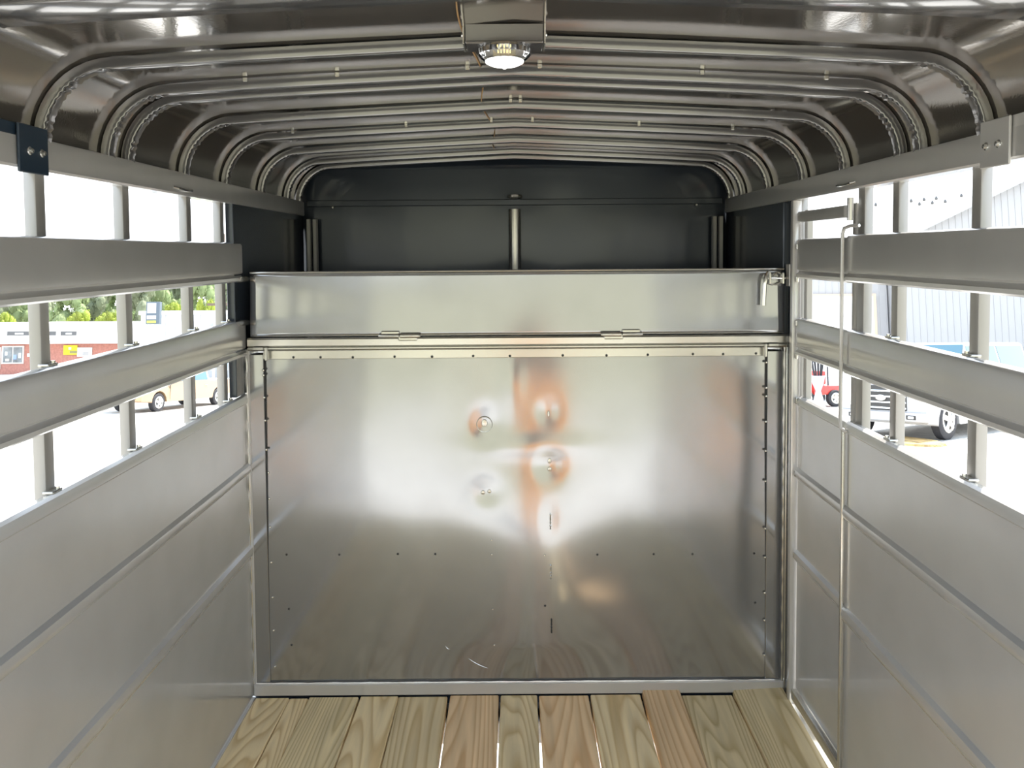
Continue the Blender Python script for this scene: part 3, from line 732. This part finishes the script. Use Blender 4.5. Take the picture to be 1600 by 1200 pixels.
# --- grey flat-roofed block further right
bk = gthing('grey_building', 'long pale grey flat roofed building behind the pylon sign', 'building', *at(330, 70))
def loc2(px, py, Y=70): 
    return (GI @ bk.matrix_world).inverted() @ gp(px, py, Y)
a = loc2(222, 560); b_ = loc2(420, 560); tz = loc2(300, 492).z
boxobj('wall', (a.x, b_.x, 0, 12, 0, tz), OFFW, bk, bevel=0.0)
boxobj('parapet', (a.x-0.15, b_.x, -0.15, 12, tz, tz+0.35), WHITE, bk, bevel=0.0)
for px in (258, 273, 288, 312, 338): v = loc2(px, 500); boxobj('pilaster', (v.x-0.12, v.x+0.12, -0.12, 0, 0, tz), WHITE, bk, bevel=0.0)
v = loc2(345, 505); boxobj('canopy', (v.x-0.9, v.x+1.2, -0.5, 0, v.z-0.6, v.z-0.3), mat('mid_grey', (.4, .4, .4), .7), bk, bevel=0.0)
for px in (322, 333, 345, 354):
    v0, v1 = loc2(px, 590), loc2(px+6, 573)
    zlo = max(0.1, 0.8)
    w_ = boxobj('window', (v0.x, v1.x, -0.06, 0, 0.6, 2.2), WHITE, bk, bevel=0.0)
    boxobj('pane', (v0.x+0.06, v1.x-0.06, -0.1, -0.06, 0.7, 2.1), mat('blue_pane', (0.22, 0.38, 0.45), 0.15), w_, bevel=0.0)
# --- pylon sign
PY = 58.0
ps = gthing('pylon_sign', 'dark framed pylon sign on white legs in front of the green trees', 'sign', *at(243, PY))
def locp(px, py): return (GI @ ps.matrix_world).inverted() @ gp(px, py, PY)
a, b_ = locp(231, 507), locp(252, 472)
boxobj('cabinet', (a.x, b_.x, -0.2, 0.2, a.z, b_.z), mat('sign_cabinet', (0.10, 0.13, 0.16), .5), ps, bevel=0.02)
for (x0_, x1_, y0_, y1_, m) in ((233, 247, 474, 490, OFFW), (233, 247, 493.5, 499.5, WHITE), (233, 247, 501.5, 505.5, mat('lime_panel', (.6, .7, .1), .6))):
    p_, q_ = locp(x0_, y1_), locp(x1_, y0_); boxobj('sign_panel', (p_.x, q_.x, -0.23, -0.2, p_.z, q_.z), m, ps, bevel=0.0)
for (x, y, r) in ((237, 480, .09), (242, 484, .08), (239, 486, .06)):
    v = locp(x, y); bm = bmesh.new(); box(bm, v.x-r*2, v.x+r*2, -0.25, -0.23, v.z-r, v.z+r); obj('sign_mark', bm, mat('mid_grey', (.4, .4, .4), .7), ps, smooth=0)
for px in (236, 241):
    v = locp(px, 500); boxobj('leg', (v.x-0.12, v.x+0.12, -0.12, 0.12, 0, a.z), WHITE, ps, bevel=0.01)
# --- utility pole
up = gthing('utility_pole', 'tall thin utility pole with crossarm at left by the far window', 'pole', *at(348, 62))
bm = bmesh.new(); tube(bm, [(0, 0, 0), (0, 0, gp(345, 364, 62).z)], [0.14, 0.09], 8); obj('shaft', bm, BARK, up)
v = gp(340, 476, 62); boxobj('crossarm', (-1.2, 1.0, -0.08, 0.08, v.z-0.1, v.z+0.1), BARK, up)

# --- vehicles
def wheel(name, parent, x, y, r, w, side):
    """side: +1 / -1 where the rim faces, axle along y"""
    bm = bmesh.new(); prof = [(r*0.62, -w/2), (r*0.9, -w/2), (r, -w/2*0.75), (r, w/2*0.75), (r*0.9, w/2), (r*0.62, w/2)]
    lathe(bm, prof, 28, M=Matrix.Translation((x, y, r)) @ Matrix.Rotation(math.pi/2, 4, 'X'))
    t = obj('wheel', bm, RUBBER, parent)
    bm = bmesh.new()
    lathe(bm, [(r*0.60, -0.02), (r*0.66, 0.0), (r*0.60, 0.012), (r*0.5, 0.0)], 28, M=Matrix.Translation((x, y+side*w/2, r)) @ Matrix.Rotation(-side*math.pi/2, 4, 'X'))
    for k in range(5):
        a = 2*math.pi*k/5
        box(bm, -0.045*r/0.35, 0.045*r/0.35, -0.012, 0.012, 0.0, r*0.6, bevel=0.003, M=Matrix.Translation((x, y+side*(w/2+0.012), r)) @ Matrix.Rotation(a, 4, 'Y'))
    lathe(bm, [(r*0.14, -0.02), (r*0.14, 0.02), (r*0.08, 0.03)], 12, M=Matrix.Translation((x, y+side*(w/2+0.01), r)) @ Matrix.Rotation(-side*math.pi/2, 4, 'X'))
    obj('rim', bm, ZINC, t)
    return t
def arc_prof(pts): return pts
def body_loft(bm, prof, hw, tumble, z_tumble, taper_ends=0.0):
    """prof closed (x,z); width hw at low z, narrowing above z_tumble"""
    xs = [p[0] for p in prof]; xmin, xmax = min(xs), max(xs)
    L, R = [], []
    for x, z in prof:
        w = hw-(max(0, z-z_tumble)*tumble)
        e = min(x-xmin, xmax-x); 
        if e < 0.35: w -= taper_ends*(1-e/0.35)**2
        L.append(bm.verts.new((x, -w, z))); R.append(bm.verts.new((x, w, z)))
    n = len(prof)
    for i in range(n): bm.faces.new((L[i], L[(i+1) % n], R[(i+1) % n], R[i]))
    bm.faces.new(L); bm.faces.new(list(reversed(R)))
def wheel_arch(cx, r, n=8):
    return [(cx+r*math.cos(math.pi*k/n), max(0.28, 0.36+r*math.sin(math.pi*k/n))) for k in range(n+1)]
def pickup(root, paint, glass, L=5.2, W=0.92, H=1.85, r=0.37, crew=True, trimm=None, hl=1.25):
    """nose towards +x, length L, origin at the middle on the ground"""
    f = L/2; wf_, wr2 = f-0.92, -f+1.15; belt = H*0.60; hood = H*0.60; low = 0.34
    ra = r+0.07
    lower = [(f-0.02, 0.42), (f, 0.60), (f-0.02, hood-0.12), (f-0.12, hood-0.02), (f-hl, hood+0.06), (-f+1.75, hood+0.02), (-f+0.02, hood+0.02), (-f, 0.62), (-f+0.05, 0.46)]
    bottom = [(wr2-ra, 0.42)] + list(reversed(wheel_arch(wr2, ra))) + [(wr2+ra+0.05, low), (wf_-ra-0.05, low)] + list(reversed(wheel_arch(wf_, ra))) + [(wf_+ra, 0.40)]
    bm = bmesh.new(); body_loft(bm, lower+bottom, W, 0.05, 0.8, 0.10)
    body = obj('body', bm, paint, root, smooth=30)
    c0, c1 = f-hl, -f+1.75
    cab = [(c0+0.02, hood), (c0-0.62, H-0.04), (c0-0.85, H), (c1+0.25, H), (c1+0.08, H-0.05), (c1, hood)]
    bm = bmesh.new(); body_loft(bm, cab, W-0.03, 0.24, hood, 0)
    cabo = obj('cab', bm, paint, root, smooth=30)
    def side_pane(poly, sgn, name='side_window'):
        bm = bmesh.new(); A, B = [], []
        for x, z in poly:
            w = W-0.03-(z-hood)*0.24
            A.append(bm.verts.new((x, sgn*(w-0.01), z))); B.append(bm.verts.new((x, sgn*(w+0.008), z)))
        n = len(poly); bm.faces.new(A); bm.faces.new(list(reversed(B)))
        for i in range(n): bm.faces.new((A[i], A[(i+1) % n], B[(i+1) % n], B[i]))
        return obj(name, bm, glass, cabo, smooth=0)
    zb, zt = hood+0.07, H-0.10
    mid = (c0-0.6+c1)/2+0.05
    for sgn in (-1, 1):
        side_pane([(c0-0.30, zb), (c0-0.66, zt), (mid+0.06, zt), (mid+0.06, zb)], sgn)
        side_pane([(mid-0.06, zb), (mid-0.06, zt), (c1+0.18, zt), (c1+0.12, zb)], sgn)
        bm = bmesh.new(); box(bm, c0-0.5, c0-0.38, sgn*(W+0.0), sgn*(W+0.20), hood+0.05, hood+0.24, bevel=0.03, seg=2); obj('mirror', bm, paint, root)
        for dx in (mid, c0-0.28): 
            bm = bmesh.new(); box(bm, dx-0.006, dx+0.006, sgn*(W-0.02), sgn*(W+0.004), low+0.08, hood-0.02); obj('door_seam', bm, DARKDOT, body, smooth=0)
        for dx in (mid+0.1, c1+0.2):
            bm = bmesh.new(); box(bm, dx, dx+0.16, sgn*(W-0.01), sgn*(W+0.02), hood-0.16, hood-0.13, bevel=0.005); obj('door_handle', bm, ZINC, body)
    bm = bmesh.new(); hw2 = W-0.16
    vs = [(c0-0.06, -hw2, hood+0.07), (c0-0.06, hw2, hood+0.07), (c0-0.60, hw2-0.10, H-0.09), (c0-0.60, -hw2+0.10, H-0.09)]
    A = [bm.verts.new(v) for v in vs]; B = [bm.verts.new((x+0.03, y, z+0.03)) for x, y, z in vs]
    bm.faces.new(A); bm.faces.new(list(reversed(B)))
    for i in range(4): bm.faces.new((A[i], A[(i+1) % 4], B[(i+1) % 4], B[i]))
    obj('windscreen', bm, glass, cabo, smooth=0)
    # front end
    tm = trimm or CHROME
    bm = bmesh.new(); box(bm, f-0.03, f+0.03, -W*0.52, W*0.52, 0.70, hood-0.10, bevel=0.02); g_ = obj('grille', bm, DARKDOT, root)
    for k in range(4):
        z = 0.735+k*(hood-0.86)/4
        bm = bmesh.new(); box(bm, f+0.02, f+0.05, -W*0.52, W*0.52, z, z+0.045, bevel=0.01); obj('grille_bar', bm, tm, g_)
    bm = bmesh.new(); lathe(bm, [(0.10, 0), (0.10, 0.02), (0.06, 0.03)], 20, M=Matrix.Translation((f+0.045, 0, (0.70+hood-0.10)/2)) @ Matrix.Rotation(math.pi/2, 4, 'Y') @ Matrix.Diagonal((0.7, 1.3, 1, 1))); obj('badge', bm, ZINC, g_)
    for sgn in (-1, 1):
        bm = bmesh.new(); box(bm, f-0.14, f+0.005, sgn*(W*0.55), sgn*(W*0.93), 0.78, hood-0.12, bevel=0.03, seg=2); obj('headlamp', bm, CHROME, root)
        bm = bmesh.new(); box(bm, f+0.02, f+0.09, sgn*(W*0.52), sgn*(W*0.74), 0.50, 0.62, bevel=0.02); q = obj('fog_lamp_surround', bm, DARKDOT, root)
        bm = bmesh.new(); box(bm, f+0.085, f+0.10, sgn*(W*0.57), sgn*(W*0.69), 0.53, 0.59, bevel=0.01); obj('fog_lamp', bm, CHROME, q)
        bm = bmesh.new(); box(bm, -f-0.01, -f+0.10, sgn*(W*0.80), sgn*(W*0.985), 0.72, hood-0.04, bevel=0.02); obj('tail_lamp', bm, mat('red_lamp', (0.6, 0.03, 0.03), .2), root)
    bm = bmesh.new(); box(bm, f-0.06, f+0.08, -W+0.02, W-0.02, 0.44, 0.68, bevel=0.04, seg=2); obj('bumper', bm, paint if trimm is None else tm, root)
    bm = bmesh.new(); box(bm, -f-0.08, -f+0.03, -W+0.04, W-0.04, 0.48, 0.64, bevel=0.03, seg=2); obj('rear_bumper', bm, OFFW, root)
    for x in (wf_, wr2):
        for sgn in (-1, 1): wheel('wheel', root, x, sgn*(W-0.13), r, 0.24, sgn)
GL = mat('blue_car_glass', (0.07, 0.16, 0.21), 0.08, 0.0, 0.5)
TAN = mat('tan_orange_car_paint', (0.46, 0.31, 0.18), 0.25, 0.2, 0.8)
CARW = mat('white_car_paint', (0.42, 0.42, 0.43), 0.25, 0.0, 0.8)
CARR = mat('red_car_paint', (0.65, 0.03, 0.08), 0.25, 0.0, 0.8)
# tan pickup seen side on at left
x, y = on_ground(282, 634)
rw = Vector(on_ground(332, 634)); fw = Vector(on_ground(238, 645)); dd = fw-rw
tp_ = gthing('tan_pickup', 'tan orange compact pickup parked side on, seen through the lowest left opening', 'car', 0, 0, 0)
Lt = dd.length+2.07
pickup(tp_, TAN, GL, L=Lt, W=0.9, H=1.72, r=0.35)
ang = math.atan2(dd.y, dd.x); mid_ = (rw+fw)/2; c_, s_ = math.cos(ang), math.sin(ang)
off = Vector((0.115, 0.77)); mid_ -= Vector((c_*off.x-s_*off.y, s_*off.x+c_*off.y))
tp_.matrix_world = G @ Matrix.Translation((mid_.x, mid_.y, 0)) @ Matrix.Rotation(ang, 4, 'Z')
# red car, only the roof shows
x, y = on_ground(140, 610)
rc = gthing('red_car', 'red car in front of the brick store, its roof just above the left slat', 'car', *at(118, 62), math.pi-0.1)
pickup(rc, CARR, GL, L=4.5, W=0.88, H=1.5, r=0.33)
rc.matrix_world = G @ Matrix.Translation((*at(128, 73), 0)) @ Matrix.Rotation(math.pi-0.05, 4, 'Z')
# white pickup at right
x, y = on_ground(1488, 690)
wp = gthing('white_pickup', 'big white pickup with blue tinted windows parked beside the metal shed', 'car', x, y, 0)
pickup(wp, CARW, GL, L=8.0, W=1.15, H=2.35, r=0.48, hl=1.9)
wp_rot = math.radians(217)
lw = Vector((3.08, 1.12, 0)); lw.rotate(Matrix.Rotation(wp_rot, 3, 'Z'))
# nose corner near pixel (1400, 668)
wp.matrix_world = G @ Matrix.Translation((x-lw.x, y-lw.y, 0)) @ Matrix.Rotation(wp_rot, 4, 'Z')

# --- metal shed at right
SHEDM = mat('white_ribbed_metal', (0.40, 0.40, 0.405), 0.6, 0.0)
SH_Y = 34.0
sd = gthing('metal_shed', 'large white metal shed with vertical ribs and a gabled roof at right', 'building', *at(1400, SH_Y))
def locs(px, py, Y=SH_Y): return (GI @ sd.matrix_world).inverted() @ gp(px, py, Y)
# main gable wall facing the trailer from px 1400 on
e0 = locs(1402, 380).z; slope = (locs(1600, 290).z-locs(1465, 355).z)/(locs(1600, 290).x-locs(1465, 355).x)
x_r = 26.0; ridge_x = 13.0
def top_at(x_): return e0+slope*min(x_, 2*ridge_x-x_)
bm = bmesh.new(); n = 2
prism(bm, [(0, -0.3), (0, e0), (ridge_x, top_at(ridge_x)), (x_r, e0), (x_r, -0.3)], 0.0, 16)
obj('wall', bm, SHEDM, sd, smooth=0)
k = 0; xx = 0.15
while xx < 12.0:
    o = boxobj('rib', (xx, xx+0.045, -0.018, 0.0, 0.0, top_at(xx)-0.02), SHEDM, sd, bevel=0.0); xx += 0.30
for s_ in (0, 1):
    bm = bmesh.new()
    xa, xb = (-0.5, ridge_x) if s_ == 0 else (ridge_x, x_r+0.5)
    za, zb = top_at(xa) if s_ == 0 else top_at(ridge_x), top_at(ridge_x) if s_ == 0 else e0-0.5*slope
    prism(bm, [(xa, za), (xb, zb), (xb, zb+0.18), (xa, za+0.18)], -0.5, 16.5); obj('roof_panel', bm, OFFW, sd, smooth=0)
boxobj('corner_trim', (-0.06, 0.10, -0.07, 0.0, 0, e0), WHITE, sd, bevel=0.0)
boxobj('corner_trim', (0.22, 0.34, -0.06, 0.0, 0, e0), OFFW, sd, bevel=0.0)
# lower wing with the big door, left of the corner
a = locs(1180, 500); zt = locs(1300, 372).z
boxobj('wing_wall', (a.x, -0.07, 0.6, 14, 0, e0-0.1), SHEDM, sd, bevel=0.0)
xx = a.x+0.1
while xx < -0.1:
    boxobj('rib', (xx, xx+0.045, 0.582, 0.6, 0, e0-0.15), SHEDM, sd, bevel=0.0); xx += 0.30
p_, q_ = locs(1250, 462), locs(1374, 462)
dr = boxobj('overhead_door', (p_.x, q_.x, 0.5, 0.56, 0.0, p_.z), WHITE, sd, bevel=0.0)
for k in range(1, 5): boxobj('panel_joint', (p_.x, q_.x, 0.49, 0.5, p_.z*k/5-0.012, p_.z*k/5+0.012), OFFW, dr, bevel=0.0)
fr = mat('tan_door_trim', (0.75, 0.50, 0.34), 0.6)
boxobj('door_trim', (p_.x-0.1, q_.x+0.1, 0.46, 0.56, p_.z, p_.z+0.1), fr, sd, bevel=0.0)
boxobj('door_trim', (q_.x, q_.x+0.1, 0.46, 0.56, 0, p_.z), fr, sd, bevel=0.0)

# --- bulb string across the sky at right
bs = gthing('bulb_string', 'sagging wire with small dark bulbs above the shed roof', 'wire', *at(1420, 20))
def locb(px, py): return (GI @ bs.matrix_world).inverted() @ gp(px, py, 20)
wp_pts = [locb(1290+k*20, 330-0.19*k*20*0.75+6*math.sin(k*0.25)) for k in range(12)]
bm = bmesh.new(); tube(bm, wp_pts, 0.004, 5); obj('wire', bm, OFFW, bs)
def bulb(bm): lathe(bm, [(0.012, 0.0), (0.030, -0.03), (0.040, -0.065), (0.028, -0.095), (0.004, -0.105)], 10)
for (px, py) in ((1359, 322), (1367, 317), (1403, 314), (1415, 318), (1422, 311), (1435, 316), (1442, 309), (1455, 314), (1461, 307), (1475, 312), (1500, 303)):
    shared('bulb', 'bulb', bulb, mat('bulb_grey', (.10, .10, .10), .4), bs, Matrix.Translation(locb(px, py)))

# --- red machine, with a bundle of black rods wrapped in white cloth in front of it
RED = mat('red_machine_paint', (0.62, 0.05, 0.04), 0.4, 0, 0.5)
x, y = on_ground(1283, 640)
rm = gthing('red_utility_vehicle', 'red utility vehicle standing by the shed door', 'vehicle', x+0.2, y+1.2, math.radians(195))
bm = bmesh.new(); box(bm, -0.9, 0.3, -0.55, 0.55, 0.45, 0.80, bevel=0.06, seg=2); obj('body', bm, RED, rm)
bm = bmesh.new(); prism(bm, [(0.3, 0.45), (0.3, 0.85), (0.75, 0.78), (0.95, 0.60), (0.95, 0.42)], -0.45, 0.45); bmesh.ops.rotate(bm, verts=bm.verts, cent=(0, 0, 0), matrix=Matrix.Identity(3)); 
o = obj('hood', bm, RED, rm); o.location = (0, 0, 0)
for (x0_, x1_) in ((-0.2, 0.25),):
    for yy in (-0.28, 0.28):
        bm = bmesh.new(); box(bm, x0_, x1_, yy-0.22, yy+0.22, 0.80, 0.92, bevel=0.04, seg=2); box(bm, x0_-0.08, x0_+0.04, yy-0.22, yy+0.22, 0.85, 1.35, bevel=0.04, seg=2); obj('seat', bm, RED, rm)
bm = bmesh.new()
for yy in (-0.52, 0.52): tube(bm, [(-0.35, yy, 0.8), (-0.35, yy, 1.75), (0.3, yy, 1.7), (0.6, yy, 0.8)], 0.025, 8)
obj('roll_cage', bm, RUBBER, rm)
for xx in (-0.6, 0.65):
    for sgn in (-1, 1): wheel('wheel', rm, xx, sgn*0.52, 0.32, 0.22, sgn)
x, y = on_ground(1283, 652)
bd = gthing('rod_bundle', 'bundle of black rods tied with white cloth in front of the red vehicle', 'bundle', x, y)
rn = random.Random(3)
bm = bmesh.new()
for k in range(11):
    a = 2*math.pi*k/11; tube(bm, [(0.05*math.cos(a), 0.05*math.sin(a), 0.0), (0.03*math.cos(a), 0.03*math.sin(a), 0.75), (0.20*math.cos(a), 0.20*math.sin(a), 1.85)], 0.018, 6)
obj('rods', bm, RUBBER, bd)
bm = bmesh.new(); seg = 40; prof = [(0.20, 0.25), (0.13, 0.6), (0.075, 0.82), (0.16, 1.05), (0.22, 1.32), (0.20, 1.32), (0.06, 0.85), (0.12, 0.3)]
lathe(bm, prof, seg, ripple=0.10, nrip=9); obj('cloth', bm, mat('pale_lilac_cloth', (.50, .47, .53), .8), bd)
# straw patch, stone
x, y = on_ground(1425, 694)
sw = gthing('straw_mat', 'flat yellow orange straw patch on the gravel below the white pickup bumper', 'mat', x, y, 0.2)
bm = bmesh.new(); N = 24; vs = []
for k in range(N):
    a = 2*math.pi*k/N; q = 1+0.18*noise.noise(Vector((math.cos(a)*2, math.sin(a)*2, 1))); vs.append((0.62*q*math.cos(a), 0.95*q*math.sin(a)))
top = [bm.verts.new((a*0.96, b*0.96, 0.05)) for a, b in vs]; bot = [bm.verts.new((a, b, -0.01)) for a, b in vs]
bm.faces.new(top); bm.faces.new(list(reversed(bot)))
for k in range(N): bm.faces.new((bot[k], bot[(k+1) % N], top[(k+1) % N], top[k]))
obj('straw', bm, mat('straw', (0.50, 0.34, 0.14), 0.9, var=0.4, var_scale=5, bumps=((30, 1, .05),)), sw, smooth=0)

# ================================================================== the photographer behind the camera (mirrored in the gate)
per = gthing('person', 'standing person in grey shirt and tan trousers with both arms raised, mirrored in the gate', 'person', 0.14, -1.50, 0)
def skin(name, verts, edges, rad, m, root=0, sub=2):
    me = bpy.data.meshes.new(name); me.from_pydata(verts, edges, []); me.materials.append(m)
    o = bpy.data.objects.new(name, me); COL.objects.link(o); o.parent = per
    sk = o.modifiers.new('skin', 'SKIN'); sk.use_smooth_shade = True
    for i, r in enumerate(rad):
        me.skin_vertices[0].data[i].radius = (r, r) if not isinstance(r, tuple) else r
        me.skin_vertices[0].data[i].use_root = (i == root)
    ss = o.modifiers.new('sub', 'SUBSURF'); ss.levels = sub; ss.render_levels = sub
    return o
SKINM = mat('skin', (0.50, 0.28, 0.19), 0.5); SHIRT = mat('grey_shirt', (0.07, 0.075, 0.09), 0.9); TROU = mat('tan_trousers', (0.85, 0.34, 0.06), 0.9); HAIR = mat('hair', (0.04, 0.03, 0.02), 0.7)
# body as one surface: pelvis, spine, neck, head, arms, legs
V = [(0, 0, .95), (0, .0, 1.12), (0, .0, 1.32), (0, 0, 1.45), (0, .02, 1.54), (0, .03, 1.62), (0, .03, 1.70)]
E = [(0, 1), (1, 2), (2, 3), (3, 4), (4, 5), (5, 6)]; Rr = [(.15, .11), (.14, .10), (.16, .11), (.10, .08), .05, (.075, .09), (.07, .08)]
for s in (-1, 1):
    b0 = len(V)
    V += [(s*.18, 0, 1.43), (s*.26, .18, 1.50), (s*.14, .33, 1.72), (s*.10, .38, 1.80)]
    E += [(3, b0), (b0, b0+1), (b0+1, b0+2), (b0+2, b0+3)]; Rr += [.062, .048, .034, .03]
    b0 = len(V)
    V += [(s*.10, 0, .86), (s*.11, .02, .50), (s*.12, -.02, .10), (s*.13, .12, .04)]
    E += [(0, b0), (b0, b0+1), (b0+1, b0+2), (b0+2, b0+3)]; Rr += [.092, .062, .045, .04]
skin('body', V, E, Rr, SKINM)
# trousers and shirt a little wider than the body
V = [(0, 0, .98)]; E = []; Rr = [(.165, .125)]
for s in (-1, 1):
    b0 = len(V); V += [(s*.10, 0, .86), (s*.11, .02, .50), (s*.12, -.015, .14)]; E += [(0, b0), (b0, b0+1), (b0+1, b0+2)]; Rr += [.108, .085, .075]
skin('trousers', V, E, Rr, TROU)
V = [(0, 0, .98), (0, 0, 1.15), (0, 0, 1.34), (0, 0, 1.44)]; E = [(0, 1), (1, 2), (2, 3)]; Rr = [(.175, .13), (.16, .12), (.18, .125), (.12, .09)]
for s in (-1, 1):
    b0 = len(V); V += [(s*.18, 0, 1.43), (s*.25, .16, 1.49)]; E += [(3, b0), (b0, b0+1)]; Rr += [.078, .064]
skin('shirt', V, E, Rr, SHIRT)
bm = bmesh.new(); bmesh.ops.create_uvsphere(bm, u_segments=20, v_segments=14, radius=0.1, matrix=Matrix.Translation((0, .005, 1.70)) @ Matrix.Diagonal((.92, 1.0, 1.05, 1))); obj('hair', bm, HAIR, per)
for s in (-1, 1):
    c = Vector((s*.10, .385, 1.81))
    for k in range(4):
        V = [tuple(c), tuple(c+Vector((s*(.012*(k-1.5)), .02, .055))), tuple(c+Vector((-s*.03, .03+.002*k, .075+.004*k)))]
        skin('finger', V, [(0, 1), (1, 2)], [.012, .009, .007], SKINM, sub=1)
    skin('thumb', [tuple(c), tuple(c+Vector((-s*.035, .01, .02))), tuple(c+Vector((-s*.055, .015, .03)))], [(0, 1), (1, 2)], [.012, .01, .008], SKINM, sub=1)
    bm = bmesh.new(); box(bm, s*.13-.05, s*.13+.05, -.09, .20, 0.0, .09, bevel=.03, seg=2); obj('shoe', bm, RUBBER, per)
